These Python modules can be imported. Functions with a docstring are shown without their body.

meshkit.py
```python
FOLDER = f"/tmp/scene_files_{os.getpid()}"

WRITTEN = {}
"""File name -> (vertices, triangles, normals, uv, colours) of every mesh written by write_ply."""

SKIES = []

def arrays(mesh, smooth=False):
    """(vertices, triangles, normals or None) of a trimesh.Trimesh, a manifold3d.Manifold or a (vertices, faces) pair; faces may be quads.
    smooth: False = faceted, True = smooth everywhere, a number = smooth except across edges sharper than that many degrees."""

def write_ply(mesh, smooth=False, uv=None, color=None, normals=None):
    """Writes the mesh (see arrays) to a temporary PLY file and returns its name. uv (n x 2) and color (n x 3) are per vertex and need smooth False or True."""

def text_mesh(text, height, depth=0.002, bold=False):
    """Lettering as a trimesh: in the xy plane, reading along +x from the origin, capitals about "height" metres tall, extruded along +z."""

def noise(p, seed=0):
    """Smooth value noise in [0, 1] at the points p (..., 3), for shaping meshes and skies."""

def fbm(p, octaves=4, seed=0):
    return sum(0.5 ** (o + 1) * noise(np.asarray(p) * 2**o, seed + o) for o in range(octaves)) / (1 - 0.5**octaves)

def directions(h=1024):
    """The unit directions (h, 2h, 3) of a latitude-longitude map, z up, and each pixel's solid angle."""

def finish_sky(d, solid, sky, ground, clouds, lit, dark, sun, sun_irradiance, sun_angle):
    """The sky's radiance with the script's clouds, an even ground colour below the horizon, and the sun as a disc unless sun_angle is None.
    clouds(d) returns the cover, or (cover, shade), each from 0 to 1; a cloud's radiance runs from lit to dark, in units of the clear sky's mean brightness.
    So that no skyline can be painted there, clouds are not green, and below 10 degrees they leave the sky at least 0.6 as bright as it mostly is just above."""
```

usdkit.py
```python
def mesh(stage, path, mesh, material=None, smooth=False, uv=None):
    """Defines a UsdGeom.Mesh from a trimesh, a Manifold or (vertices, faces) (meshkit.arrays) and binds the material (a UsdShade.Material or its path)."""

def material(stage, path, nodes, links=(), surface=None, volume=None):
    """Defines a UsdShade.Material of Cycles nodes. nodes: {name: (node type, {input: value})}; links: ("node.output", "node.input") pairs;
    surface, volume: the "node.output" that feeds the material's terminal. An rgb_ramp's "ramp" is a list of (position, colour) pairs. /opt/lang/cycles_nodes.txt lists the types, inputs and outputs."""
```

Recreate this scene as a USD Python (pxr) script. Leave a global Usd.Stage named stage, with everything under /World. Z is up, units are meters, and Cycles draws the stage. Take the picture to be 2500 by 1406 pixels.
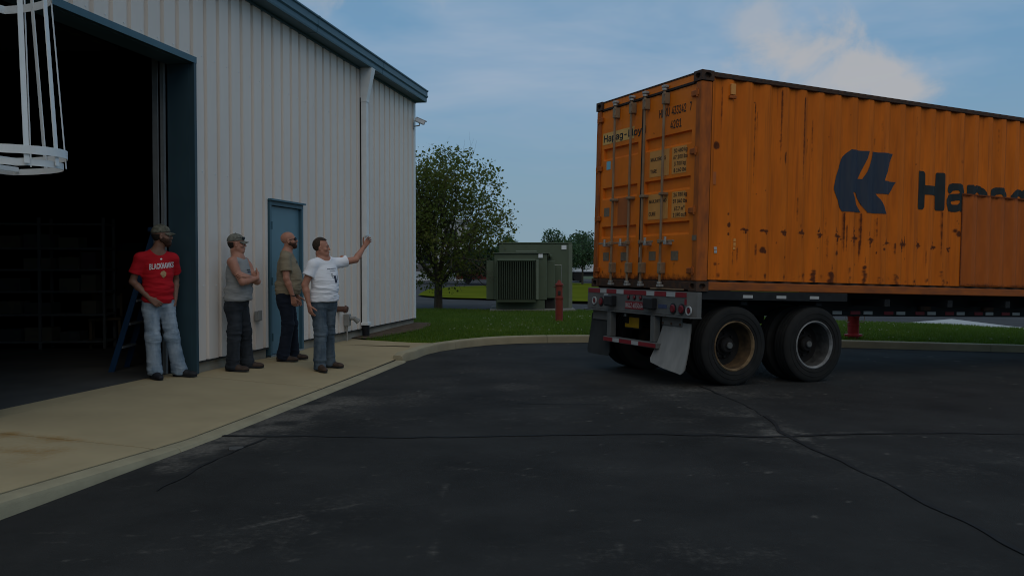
import math, random
import numpy as np, trimesh, shapely, shapely.ops
from shapely.geometry import Polygon, LineString, box as sbox
import manifold3d as m3
import usdkit, meshkit
from pxr import Usd, UsdGeom, UsdLux, UsdShade, Gf, Sdf, Vt

random.seed(11)
RNG = np.random.default_rng(11)
stage = Usd.Stage.CreateInMemory()
UsdGeom.SetStageUpAxis(stage, UsdGeom.Tokens.z)
UsdGeom.SetStageMetersPerUnit(stage, 1.0)
UsdGeom.Xform.Define(stage, '/World')
UsdGeom.Scope.Define(stage, '/World/Looks')

# ------------------------------------------------------------------ camera, sky, sun
cam = UsdGeom.Camera.Define(stage, '/World/camera')
cam.AddTranslateOp().Set(Gf.Vec3d(0, 0, 1.46))
cam.AddRotateXOp().Set(90 - 1.519)
cam.CreateHorizontalApertureAttr(36.0)
cam.CreateVerticalApertureAttr(36.0 * 1406 / 2500)
cam.CreateFocalLengthAttr(36.0 * 2150 / 2500)
cam.CreateClippingRangeAttr(Gf.Vec2f(0.05, 3000))
cam.CreateExposureAttr(-1.12)

SUN_AZ, SUN_EL = math.radians(170.0), math.radians(50.0)
SUN = np.array([math.sin(SUN_AZ) * math.cos(SUN_EL), math.cos(SUN_AZ) * math.cos(SUN_EL), math.sin(SUN_EL)])
sun = UsdLux.DistantLight.Define(stage, '/World/sun')
sun.CreateIntensityAttr(0.40)
sun.CreateAngleAttr(60.0)
sun.CreateColorAttr(Gf.Vec3f(1.0, 0.86, 0.66))
sun.CreateNormalizeAttr(True)
_rot = Gf.Rotation(Gf.Vec3d(0, 0, 1), Gf.Vec3d(*SUN.tolist()))
sun.AddTransformOp().Set(Gf.Matrix4d(_rot, Gf.Vec3d(0, 0, 0)))

sky = UsdLux.DomeLight.Define(stage, '/World/sky')
sky.GetPrim().SetCustomDataByKey('kind', 'structure')


def sky_material():
    n = {
        'tc': ('texture_coordinate', {}),
        'sep': ('separate_xyz', {}),
        'sky': ('sky_texture', {'sky_type': 'single_scattering', 'sun_disc': False, 'sun_elevation': SUN_EL, 'sun_rotation': SUN_AZ,
                                'air_density': 1.0, 'aerosol_density': 0.55, 'ozone_density': 2.2}),
        'bg': ('background_shader', {'strength': 0.15}),
        # direction -> (x / y, z / y) seen towards +y, shared by the drifting clouds
        'az': ('math', {'math_type': 'arctan2'}),
        'comb': ('combine_xyz', {'z': 0.0}),
        # thin high cloud everywhere
        'map1': ('mapping', {'scale': (1.3, 1.3, 4.6)}),
        'n1': ('noise_texture', {'scale': 1.9, 'detail': 6.0, 'roughness': 0.55, 'distortion': 0.35}),
        'r1': ('rgb_ramp', {'ramp': [(0.30, (0.68, 0.68, 0.68)), (0.52, (0.82, 0.82, 0.82)), (0.75, (0.95, 0.95, 0.95))]}),
        'thin': ('mix_color', {'blend_type': 'mix'}),
        'rt': ('rgb_ramp', {'ramp': [(0.42, (2.45, 4.9, 7.5)), (0.68, (4.8, 6.2, 8.0))]}),
        'hz': ('map_range', {'range_type': 'smoothstep', 'from_min': 0.0, 'from_max': 0.24, 'to_min': 0.88, 'to_max': 0.0, 'clamp': True}),
        'haze': ('mix_color', {'blend_type': 'mix', 'b': (3.3, 4.8, 5.85)}),
        # bank of cumulus low in the sky
        'n2': ('noise_texture', {'scale': 13.0, 'detail': 9.0, 'roughness': 0.62, 'distortion': 0.4}),
        'gain': ('math', {'math_type': 'multiply_add', 'value2': 2.0, 'value3': -1.02}),
        'cum': ('mix_color', {'blend_type': 'mix', 'b': (6.3, 6.35, 6.6)}),
        'cmax': ('math', {'math_type': 'maximum'}), 'cmax2': ('math', {'math_type': 'maximum'}),
        'cfin': ('math', {'math_type': 'multiply', 'value2': 0.9, 'use_clamp': True}),
    }
    L = [('tc.generated', 'sep.vector'), ('tc.generated', 'map1.vector'), ('map1.vector', 'n1.vector'), ('n1.fac', 'r1.fac'),
         ('sky.color', 'thin.a'), ('r1.color', 'thin.fac'), ('n1.fac', 'rt.fac'), ('rt.color', 'thin.b'), ('sep.z', 'hz.value'), ('hz.result', 'haze.fac'), ('thin.result', 'haze.a'), ('tc.generated', 'n2.vector'), ('n2.fac', 'gain.value1'),
         ('sep.x', 'az.value1'), ('sep.y', 'az.value2'), ('az.value', 'comb.x'), ('sep.z', 'comb.y')]
    prev = None
    # each puff: azimuth, elevation (sine), half width, half height
    puffs = [(0.275, 0.252, 0.050, 0.042), (0.310, 0.215, 0.085, 0.055), (0.362, 0.195, 0.095, 0.044), (0.410, 0.175, 0.075, 0.030), (-0.27, 0.325, 0.20, 0.085)]
    outs = []
    for i, (a, e, ra, re) in enumerate(puffs):
        n[f'p{i}'] = ('mapping', {'mapping_type': 'point', 'location': (-a / ra, -e / re, 0), 'scale': (1 / ra, 1 / re, 1)})
        n[f'l{i}'] = ('vector_math', {'math_type': 'length'})
        n[f'o{i}'] = ('math', {'math_type': 'subtract', 'value1': 1.0})
        n[f's{i}'] = ('math', {'math_type': 'add'})
        n[f'm{i}'] = ('map_range', {'range_type': 'smoothstep', 'from_min': 0.05, 'from_max': 0.80, 'to_min': 0.0, 'to_max': (0.6, 1.0, 1.0, 1.0, 0.75)[i], 'clamp': True})
        L += [('comb.vector', f'p{i}.vector'), (f'p{i}.vector', f'l{i}.vector1'), (f'l{i}.value', f'o{i}.value2'), (f'o{i}.value', f's{i}.value1'), ('gain.value', f's{i}.value2'), (f's{i}.value', f'm{i}.value')]
        if prev is None:
            prev = f'm{i}.result'
        else:
            n[f'x{i}'] = ('math', {'math_type': 'maximum'})
            L += [(prev, f'x{i}.value1'), (f'm{i}.result', f'x{i}.value2')]
            prev = f'x{i}.value'
    n.pop('cmax'); n.pop('cmax2')
    L += [(prev, 'cfin.value1'), ('haze.result', 'cum.a'), ('cfin.value', 'cum.fac'), ('cum.result', 'bg.color')]
    return usdkit.material(stage, '/World/Looks/sky_air', n, L, surface='bg.background')


UsdShade.MaterialBindingAPI.Apply(sky.GetPrim()).Bind(sky_material())

# ------------------------------------------------------------------ helpers
_taken = {}


def numbered(parent, name):
    k = (parent, name)
    i = _taken.get(k, 0)
    _taken[k] = i + 1
    return f'{parent}/{name}' if i == 0 else f'{parent}/{name}_{i:03d}'


def tag(prim, label=None, cat=None, group=None, kind=None):
    for k, v in (('label', label), ('category', cat), ('group', group), ('kind', kind)):
        if v:
            prim.SetCustomDataByKey(k, v)


def mat4(R, t):
    m = np.eye(4)
    m[:3, :3] = R
    m[:3, 3] = t
    return Gf.Matrix4d(*m.T.ravel().tolist())


def rotz(a):
    return np.array([[math.cos(a), -math.sin(a), 0], [math.sin(a), math.cos(a), 0], [0, 0, 1.0]])


def roty(a):
    return np.array([[math.cos(a), 0, math.sin(a)], [0, 1.0, 0], [-math.sin(a), 0, math.cos(a)]])


def rotx(a):
    return np.array([[1.0, 0, 0], [0, math.cos(a), -math.sin(a)], [0, math.sin(a), math.cos(a)]])


def thing(name, label, cat, loc=(0, 0, 0), R=np.eye(3), group=None, kind=None):
    path = numbered('/World', name)
    x = UsdGeom.Xform.Define(stage, path)
    x.AddTransformOp().Set(mat4(R, loc))
    tag(x.GetPrim(), label, cat, group, kind)
    return path


def clone(src, loc, R, label, group=None, cat=None):
    base = src.rsplit('/', 1)[1].split('_0')[0]
    path = numbered('/World', base)
    x = UsdGeom.Xform.Define(stage, path)
    x.GetPrim().GetReferences().AddInternalReference(src)
    x.GetPrim().SetInstanceable(True)
    UsdGeom.Xformable(x).MakeMatrixXform().Set(mat4(R, loc))
    tag(x.GetPrim(), label, cat, group)
    return path


class MB:
    """Collects shapes that become ONE mesh."""

    def __init__(self):
        self.v, self.f, self.n = [], [], 0

    def add(self, v, f=None):
        if f is None:
            v, f = np.asarray(v.vertices), np.asarray(v.faces)
        v, f = np.asarray(v, float), np.asarray(f, int)
        if f.shape[1] == 4:
            f = np.vstack([f[:, [0, 1, 2]], f[:, [0, 2, 3]]])
        self.v.append(v)
        self.f.append(f + self.n)
        self.n += len(v)
        return self

    def box(self, x0, x1, y0, y1, z0, z1, b=0.0, R=None, t=None):
        lo, hi = np.minimum((x0, y0, z0), (x1, y1, z1)), np.maximum((x0, y0, z0), (x1, y1, z1))
        b = min(b, *(0.45 * (hi - lo)))
        if b <= 0:
            m = trimesh.creation.box(bounds=[lo, hi])
        else:
            pts = []
            for k in np.ndindex(2, 2, 2):
                c = np.where(k, hi, lo)
                s = np.where(k, -1.0, 1.0) * b
                for a in range(3):
                    p = c + s
                    p[a] = c[a]
                    pts.append(p)
            m = trimesh.convex.convex_hull(np.array(pts))
        v = np.array(m.vertices)
        if R is not None:
            v = v @ np.asarray(R).T
        if t is not None:
            v = v + np.asarray(t)
        return self.add(v, m.faces)

    def tube(self, p, q, r0, r1=None, n=12, cap=True):
        p, q = np.asarray(p, float), np.asarray(q, float)
        r1 = r0 if r1 is None else r1
        w = (q - p) / max(np.linalg.norm(q - p), 1e-9)
        a = np.cross(w, [0, 0, 1.0]) if abs(w[2]) < 0.9 else np.cross(w, [1.0, 0, 0])
        a /= np.linalg.norm(a)
        b = np.cross(w, a)
        t = np.linspace(0, 2 * np.pi, n, endpoint=False)
        c = np.cos(t)[:, None] * a + np.sin(t)[:, None] * b
        v = np.vstack([p + c * r0, q + c * r1, [p], [q]])
        i = np.arange(n)
        j = (i + 1) % n
        f = [np.c_[i, j, n + j], np.c_[i, n + j, n + i]]
        if cap:
            f += [np.c_[j, i, np.full(n, 2 * n)], np.c_[n + i, n + j, np.full(n, 2 * n + 1)]]
        return self.add(v, np.vstack(f))

    def path(self, pts, r, n=8):
        for a, b in zip(pts[:-1], pts[1:]):
            self.tube(a, b, r, n=n)
        return self

    def lathe(self, prof, o=(0, 0, 0), axis='z', n=32, flip=False):
        """prof: (radius, height) pairs turned about the axis."""
        prof = np.asarray(prof, float)
        t = np.linspace(0, 2 * np.pi, n, endpoint=False)
        v = np.stack([prof[:, 0, None] * np.cos(t), prof[:, 0, None] * np.sin(t), np.repeat(prof[:, 1, None], n, 1)], -1).reshape(-1, 3)
        k = len(prof)
        i, j = np.meshgrid(np.arange(k - 1), np.arange(n), indexing='ij')
        i, j = i.ravel(), j.ravel()
        jn = (j + 1) % n
        f = np.c_[i * n + j, i * n + jn, (i + 1) * n + jn, (i + 1) * n + j]
        if axis == 'y':
            v = v[:, [0, 2, 1]] * [1, 1, -1]
        if axis == 'x':
            v = v[:, [2, 1, 0]] * [1, 1, -1]
        if flip:
            f = f[:, ::-1]
        return self.add(v + np.asarray(o), f)

    def prism(self, poly, d0, d1, frame):
        """Extrudes a shapely polygon (or ring of points); frame(u, v, d) -> world rows."""
        poly = poly if hasattr(poly, 'exterior') else Polygon(poly)
        m = trimesh.creation.extrude_polygon(poly, 1.0, engine='earcut')
        v = np.array(m.vertices)
        return self.add(frame(v[:, 0], v[:, 1], d0 + (d1 - d0) * v[:, 2]), m.faces)

    def xf(self, R=np.eye(3), t=(0, 0, 0)):
        self.v = [v @ np.asarray(R).T + np.asarray(t) for v in self.v]
        return self

    def arrays(self):
        return np.vstack(self.v), np.vstack(self.f)


def put(path, mb, m, smooth=False, attr=None):
    g = mb.arrays() if isinstance(mb, MB) else mb
    if m is not None and isinstance(m, str):
        m = LOOK[m]
    us = usdkit.mesh(stage, path, g, m, smooth=smooth)
    if attr:
        for k, a in attr.items():
            UsdGeom.PrimvarsAPI(us).CreatePrimvar(k, Sdf.ValueTypeNames.FloatArray, 'vertex').Set(Vt.FloatArray.FromNumpy(np.asarray(a, np.float32)))
    return us


def part(parent, name, mb, m, label=None, smooth=False, attr=None, kind=None):
    path = numbered(parent, name)
    us = put(path, mb, m, smooth, attr)
    tag(us.GetPrim(), label, kind=kind)
    return path


def top(name, mb, m, label, cat=None, kind=None, group=None, smooth=False, attr=None, loc=None, R=np.eye(3)):
    path = numbered('/World', name)
    us = put(path, mb, m, smooth, attr)
    if loc is not None:
        us.AddTransformOp().Set(mat4(R, loc))
    tag(us.GetPrim(), label, cat, group, kind)
    return path


def lerp(x, a, b):
    return float(np.interp(x, a, b))


# ------------------------------------------------------------------ materials
LOOK = {}


def look(name, col, rough=0.6, var=0.12, scale=5.0, metal=0.0, bump=0.0, bscale=60.0, spec=0.22, col2=None, detail=5.0, coord='object', stretch=(1, 1, 1), extra=None):
    """A principled material whose colour wanders between two tones, with optional fine relief."""
    c = np.array(col, float)
    a, b = c * (1 - var), np.clip(c * (1 + var), 0, 0.95)
    if col2 is not None:
        a, b = c, np.array(col2, float)
    n = {'tc': ('texture_coordinate', {}), 'mp': ('mapping', {'scale': stretch}),
         'n': ('noise_texture', {'scale': scale, 'detail': detail, 'roughness': 0.6}),
         'r': ('rgb_ramp', {'ramp': [(0.3, tuple(a)), (0.7, tuple(b))]}),
         'p': ('principled_bsdf', {'roughness': rough, 'metallic': metal, 'specular_ior_level': spec})}
    L = [(f'tc.{coord}', 'mp.vector'), ('mp.vector', 'n.vector'), ('n.fac', 'r.fac'), ('r.color', 'p.base_color')]
    if bump:
        n['bn'] = ('noise_texture', {'scale': bscale, 'detail': 4.0, 'roughness': 0.6})
        n['bu'] = ('bump', {'strength': 1.0, 'distance': bump})
        L += [(f'tc.{coord}', 'bn.vector'), ('bn.fac', 'bu.height'), ('bu.normal', 'p.normal')]
    LOOK[name] = usdkit.material(stage, f'/World/Looks/{name}', n, L, surface='p.BSDF')
    return LOOK[name]


def stained(name, col, stain, attr='stain', rough=0.55, stain_rough=0.85, var=0.1, scale=4.0, stretch=(1, 1, 1), bump=0.0, bscale=90.0, streak=0.0, col_s=None, spec=0.14, edge=(0.28, 0.85)):
    """Paint with dirt or rust where the mesh's attribute says so, broken up by noise; streak darkens thin runs down the face."""
    c = np.array(col, float)
    n = {'tc': ('texture_coordinate', {}), 'mp': ('mapping', {'scale': stretch}),
         'n': ('noise_texture', {'scale': scale, 'detail': 6.0, 'roughness': 0.62}),
         'r': ('rgb_ramp', {'ramp': [(0.3, tuple(c * (1 - var))), (0.7, tuple(np.clip(c * (1 + var), 0, 0.95)))]}),
         'at': ('attribute', {'attribute': attr}),
         'bk': ('noise_texture', {'scale': 22.0, 'detail': 8.0, 'roughness': 0.7}),
         'ba': ('math', {'math_type': 'multiply_add', 'value2': 0.9, 'value3': -0.45}),
         'su': ('math', {'math_type': 'add'}),
         'mr': ('map_range', {'range_type': 'smoothstep', 'from_min': edge[0], 'from_max': edge[1], 'clamp': True}),
         'rs': ('rgb_ramp', {'ramp': [(0.3, tuple(np.array(stain) * 0.6)), (0.75, tuple(np.array(stain) * 1.35))]}),
         'mx': ('mix_color', {}), 'mr2': ('mix_float', {'a': rough, 'b': stain_rough}),
         'p': ('principled_bsdf', {'specular_ior_level': spec})}
    L = [('tc.object', 'mp.vector'), ('mp.vector', 'n.vector'), ('n.fac', 'r.fac'), ('tc.object', 'bk.vector'), ('bk.fac', 'ba.value1'), ('ba.value', 'su.value1'),
         ('at.fac', 'su.value2'), ('su.value', 'mr.value'), ('bk.fac', 'rs.fac'), ('mr.result', 'mx.fac'), ('rs.color', 'mx.b'),
         ('mr.result', 'mr2.fac'), ('mr2.result', 'p.roughness'), ('mx.result', 'p.base_color')]
    base = 'r.color'
    if streak:
        n |= {'ms': ('mapping', {'scale': (16.0, 16.0, 0.55)}), 'ns': ('noise_texture', {'scale': 1.0, 'detail': 5.0, 'roughness': 0.65}),
              'rk': ('map_range', {'range_type': 'smoothstep', 'from_min': 0.50, 'from_max': 0.78, 'to_min': 0.0, 'to_max': streak, 'clamp': True}),
              'mk': ('mix_color', {'b': tuple(col_s if col_s is not None else np.array(stain) * 0.9)})}
        L += [('tc.object', 'ms.vector'), ('ms.vector', 'ns.vector'), ('ns.fac', 'rk.value'), ('rk.result', 'mk.fac'), (base, 'mk.a')]
        base = 'mk.result'
    L.append((base, 'mx.a'))
    if bump:
        n['bn'] = ('noise_texture', {'scale': bscale, 'detail': 5.0, 'roughness': 0.65})
        n['bu'] = ('bump', {'strength': 1.0, 'distance': bump})
        L += [('tc.object', 'bn.vector'), ('bn.fac', 'bu.height'), ('bu.normal', 'p.normal')]
    LOOK[name] = usdkit.material(stage, f'/World/Looks/{name}', n, L, surface='p.BSDF')


def leaf_look(name, a, b, trans=0.35):
    n = {'oi': ('geometry', {}), 'tc': ('texture_coordinate', {}), 'n': ('noise_texture', {'scale': 0.9, 'detail': 3.0}),
         'ad': ('math', {'math_type': 'add'}), 'ha': ('math', {'math_type': 'multiply', 'value2': 0.5}),
         'r': ('rgb_ramp', {'ramp': [(0.25, a), (0.75, b)]}), 'd': ('principled_bsdf', {'roughness': 0.6, 'specular_ior_level': 0.3}),
         't': ('translucent_bsdf', {}), 'm': ('mix_closure', {'fac': trans})}
    L = [('tc.object', 'n.vector'), ('n.fac', 'ad.value1'), ('oi.random_per_island', 'ad.value2'), ('ad.value', 'ha.value1'), ('ha.value', 'r.fac'), ('r.color', 'd.base_color'), ('r.color', 't.color'), ('d.BSDF', 'm.closure1'), ('t.BSDF', 'm.closure2')]
    LOOK[name] = usdkit.material(stage, f'/World/Looks/{name}', n, L, surface='m.closure')


# ground
stained('asphalt', (0.0275, 0.0258, 0.0235), (0.112, 0.099, 0.084), rough=0.88, stain_rough=0.95, var=0.34, scale=0.9, bump=0.006, bscale=110.0, edge=(0.12, 0.95), spec=0.10)
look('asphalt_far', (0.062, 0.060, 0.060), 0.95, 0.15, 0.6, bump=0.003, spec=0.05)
look('crack_tar', (0.0125, 0.0118, 0.011), 0.8, 0.3, 9)
look('dust', (0.075, 0.071, 0.066), 0.9, 0.3, 12)
stained('concrete', (0.335, 0.260, 0.150), (0.26, 0.15, 0.05), rough=0.9, var=0.09, scale=1.6, bump=0.0015, bscale=160.0, edge=(0.3, 0.9), spec=0.1)
look('kerb_concrete', (0.29, 0.245, 0.155), 0.9, 0.14, 3.0, bump=0.002, bscale=120)
look('foundation', (0.30, 0.26, 0.20), 0.92, 0.2, 2.5, bump=0.003, bscale=60)
look('pale_concrete', (0.40, 0.39, 0.37), 0.9, 0.08, 0.7)
look('joint_dirt', (0.014, 0.012, 0.009), 0.95, 0.3, 20)
look('soil', (0.085, 0.055, 0.032), 0.95, 0.35, 9, bump=0.02, bscale=25)
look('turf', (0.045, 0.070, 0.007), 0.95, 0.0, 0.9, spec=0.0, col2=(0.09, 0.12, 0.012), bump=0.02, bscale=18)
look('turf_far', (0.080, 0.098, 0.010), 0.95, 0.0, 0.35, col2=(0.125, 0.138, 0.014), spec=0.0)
leaf_look('grass_blade', (0.070, 0.120, 0.010), (0.185, 0.235, 0.026), 0.38)
look('clover', (0.42, 0.42, 0.36), 0.8, 0.1)
look('earth', (0.06, 0.075, 0.03), 0.95, 0.3, 0.05)
# warehouse
look('white_siding', (0.69, 0.595, 0.515), 0.5, 0.055, 0.8, stretch=(1, 1, 0.35))
look('white_paint', (0.66, 0.66, 0.645), 0.45, 0.05, 6)
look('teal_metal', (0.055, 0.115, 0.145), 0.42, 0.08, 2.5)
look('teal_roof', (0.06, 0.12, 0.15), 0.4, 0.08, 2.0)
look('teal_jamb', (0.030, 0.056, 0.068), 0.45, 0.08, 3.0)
look('door_blue', (0.105, 0.195, 0.235), 0.38, 0.05, 3.0)
look('dark_gap', (0.03, 0.028, 0.025), 0.9, 0.2)
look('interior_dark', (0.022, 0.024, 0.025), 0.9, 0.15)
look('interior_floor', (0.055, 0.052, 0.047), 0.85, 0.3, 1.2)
look('galvanised', (0.30, 0.30, 0.29), 0.4, 0.12, 8, metal=0.6)
look('steel_worn', (0.33, 0.31, 0.28), 0.5, 0.2, 12, metal=0.4)
look('plastic_white', (0.62, 0.62, 0.62), 0.4, 0.05)
look('black_plastic', (0.012, 0.012, 0.013), 0.45, 0.2)
look('box_grey', (0.24, 0.235, 0.22), 0.6, 0.1)
look('brown_metal', (0.10, 0.05, 0.035), 0.6, 0.2, 20)
look('shelf_metal', (0.10, 0.10, 0.095), 0.6, 0.1)
look('cardboard', (0.10, 0.085, 0.055), 0.9, 0.2, 3)
look('cardboard_dark', (0.05, 0.05, 0.044), 0.9, 0.2, 3)
look('wood_dark', (0.12, 0.075, 0.035), 0.7, 0.3, 5, stretch=(1, 1, 0.2))
look('ladder_blue', (0.010, 0.038, 0.085), 0.45, 0.1)
# container and chassis
ORANGE = (0.64, 0.185, 0.020)
RUST = (0.105, 0.027, 0.009)
stained('box_orange', (0.545, 0.122, 0.0055), RUST, var=0.17, scale=2.2, stretch=(2.2, 3, 0.5), streak=0.75, col_s=(0.23, 0.052, 0.008), bump=0.0012, rough=0.6)
stained('door_orange', (0.70, 0.158, 0.010), RUST, var=0.10, scale=3.0, streak=0.22, col_s=(0.33, 0.075, 0.008), bump=0.0006, rough=0.45)
stained('patch_orange', (0.37, 0.085, 0.010), RUST, var=0.14, scale=3.0, stretch=(3, 3, 0.7), streak=0.35, col_s=(0.20, 0.05, 0.016), rough=0.5)
look('rail_orange', (0.34, 0.085, 0.010), 0.65, 0.0, 3.0, col2=(0.19, 0.055, 0.016), stretch=(1, 1, 3))
look('post_orange', (0.46, 0.105, 0.008), 0.6, 0.0, 5.0, col2=(0.20, 0.052, 0.012), stretch=(2, 2, 0.6))
look('rusty_dark', (0.030, 0.022, 0.018), 0.75, 0.0, 14, col2=(0.085, 0.038, 0.018))
look('seal_black', (0.014, 0.012, 0.011), 0.75, 0.0, 20, col2=(0.05, 0.025, 0.014))
look('rod_grey', (0.25, 0.175, 0.105), 0.5, 0.0, 10, col2=(0.19, 0.10, 0.05), stretch=(1, 1, 0.4))
look('logo_blue', (0.022, 0.031, 0.052), 0.6, 0.0, 5, col2=(0.036, 0.042, 0.055), stretch=(4, 4, 0.5))
look('logo_black', (0.016, 0.018, 0.017), 0.5, 0.25, 6)
look('label_yellow', (0.66, 0.35, 0.095), 0.55, 0.08)
look('label_tan', (0.60, 0.25, 0.058), 0.55, 0.08)
look('text_dark', (0.035, 0.022, 0.014), 0.6, 0.2, 30)
look('sticker_cyan', (0.16, 0.42, 0.50), 0.5, 0.05)
look('patch_brown', (0.36, 0.10, 0.026), 0.6, 0.15, 6)
look('plate_grey', (0.17, 0.12, 0.075), 0.5, 0.2, 30)
look('chassis_black', (0.012, 0.012, 0.012), 0.7, 0.3, 8)
look('chassis_grey', (0.105, 0.10, 0.092), 0.5, 0.12, 7)
look('tape_red', (0.20, 0.014, 0.020), 0.4, 0.1)
look('tape_white', (0.36, 0.35, 0.33), 0.4, 0.06)
look('lamp_red', (0.13, 0.012, 0.016), 0.22, 0.1)
look('plate_yellow', (0.52, 0.28, 0.012), 0.5, 0.15, 9)
look('flap_grey', (0.23, 0.215, 0.195), 0.65, 0.14, 5, stretch=(2, 2, 0.5))
look('flap_black', (0.030, 0.031, 0.030), 0.7, 0.2, 6)
look('rubber', (0.008, 0.008, 0.0075), 0.85, 0.0, 5, col2=(0.018, 0.016, 0.014), bump=0.001)
look('rim_rust', (0.05, 0.028, 0.013), 0.8, 0.0, 7, col2=(0.22, 0.14, 0.07))
look('rim_silver', (0.09, 0.085, 0.08), 0.6, 0.0, 9, col2=(0.26, 0.25, 0.24))
look('rim_dark', (0.012, 0.010, 0.009), 0.8, 0.3, 9)
look('decal_blue', (0.05, 0.06, 0.11), 0.6, 0.2, 20)
# yard objects
look('transformer_green', (0.078, 0.098, 0.062), 0.5, 0.07, 2.0)
look('transformer_light', (0.12, 0.14, 0.10), 0.5, 0.07, 2.0)
look('pad_concrete', (0.17, 0.165, 0.14), 0.9, 0.15, 2.0)
look('hydrant_red', (0.27, 0.022, 0.022), 0.5, 0.15, 8)
look('valve_red', (0.17, 0.028, 0.017), 0.6, 0.15, 8)
look('bark', (0.060, 0.050, 0.036), 0.95, 0.3, 12, bump=0.01, bscale=30, stretch=(1, 1, 0.3))
leaf_look('maple_leaf', (0.085, 0.105, 0.016), (0.33, 0.26, 0.040), 0.45)
leaf_look('far_leaf', (0.045, 0.085, 0.032), (0.105, 0.16, 0.065), 0.3)
leaf_look('hedge_leaf', (0.022, 0.042, 0.016), (0.050, 0.075, 0.028), 0.2)
look('far_wall', (0.40, 0.39, 0.37), 0.8, 0.06, 0.6)
look('far_roof', (0.30, 0.30, 0.30), 0.7, 0.06, 0.6)
look('far_glass', (0.02, 0.022, 0.025), 0.2, 0.2)
look('truck_white', (0.62, 0.62, 0.62), 0.5, 0.05)
look('car_red', (0.16, 0.02, 0.02), 0.35, 0.05)
look('car_silver', (0.32, 0.33, 0.34), 0.35, 0.05)
# ------------------------------------------------------------------ the lie of the land
def G(X):
    """Height of the yard: level by the warehouse, falling gently to the right for drainage."""
    X = np.asarray(X, float)
    return -0.026 * np.clip(np.log1p(np.exp(np.clip((X - 2.6) * 3, -40, 40))) / 3, 0, 13.0)


YAW_B = math.atan2(0.9822, 0.1878)
RB, OB = rotz(YAW_B), np.array([-3.49, 12.56, 0.0])


def W(s, n, z=0.0):
    """A point s metres along the warehouse wall, n metres out from it."""
    return RB @ np.array([s, -n, z]) + OB


def W2(s, n):
    return tuple(W(s, n)[:2])


def sheet(poly, zf, step):
    """A triangulated sheet over a polygon, cut into cells of the given size so that it follows the land."""
    poly = Polygon(poly) if not hasattr(poly, 'exterior') else poly
    x0, y0, x1, y1 = poly.bounds
    mb = MB()
    xs = np.arange(math.floor(x0 / step) * step, x1 + step, step)
    ys = np.arange(math.floor(y0 / step) * step, y1 + step, step)
    prep = shapely.prepared.prep(poly)
    for a, b in zip(xs[:-1], xs[1:]):
        col = poly.intersection(sbox(a, y0 - 1, b, y1 + 1))
        if col.is_empty:
            continue
        for c, d in zip(ys[:-1], ys[1:]):
            cell = sbox(a, c, b, d)
            if not prep.intersects(cell):
                continue
            if prep.contains(cell):
                P = np.array([[a, c], [b, c], [b, d], [a, d]])
                mb.add(np.c_[P, zf(P[:, 0], P[:, 1])], [[0, 1, 2], [0, 2, 3]])
                continue
            g = col.intersection(cell)
            for q in getattr(g, 'geoms', [g]):
                if q.geom_type == 'Polygon' and q.area > 1e-7:
                    V, F = trimesh.creation.triangulate_polygon(q, engine='earcut')
                    mb.add(np.c_[V, zf(V[:, 0], V[:, 1])], F)
    return mb


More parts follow.
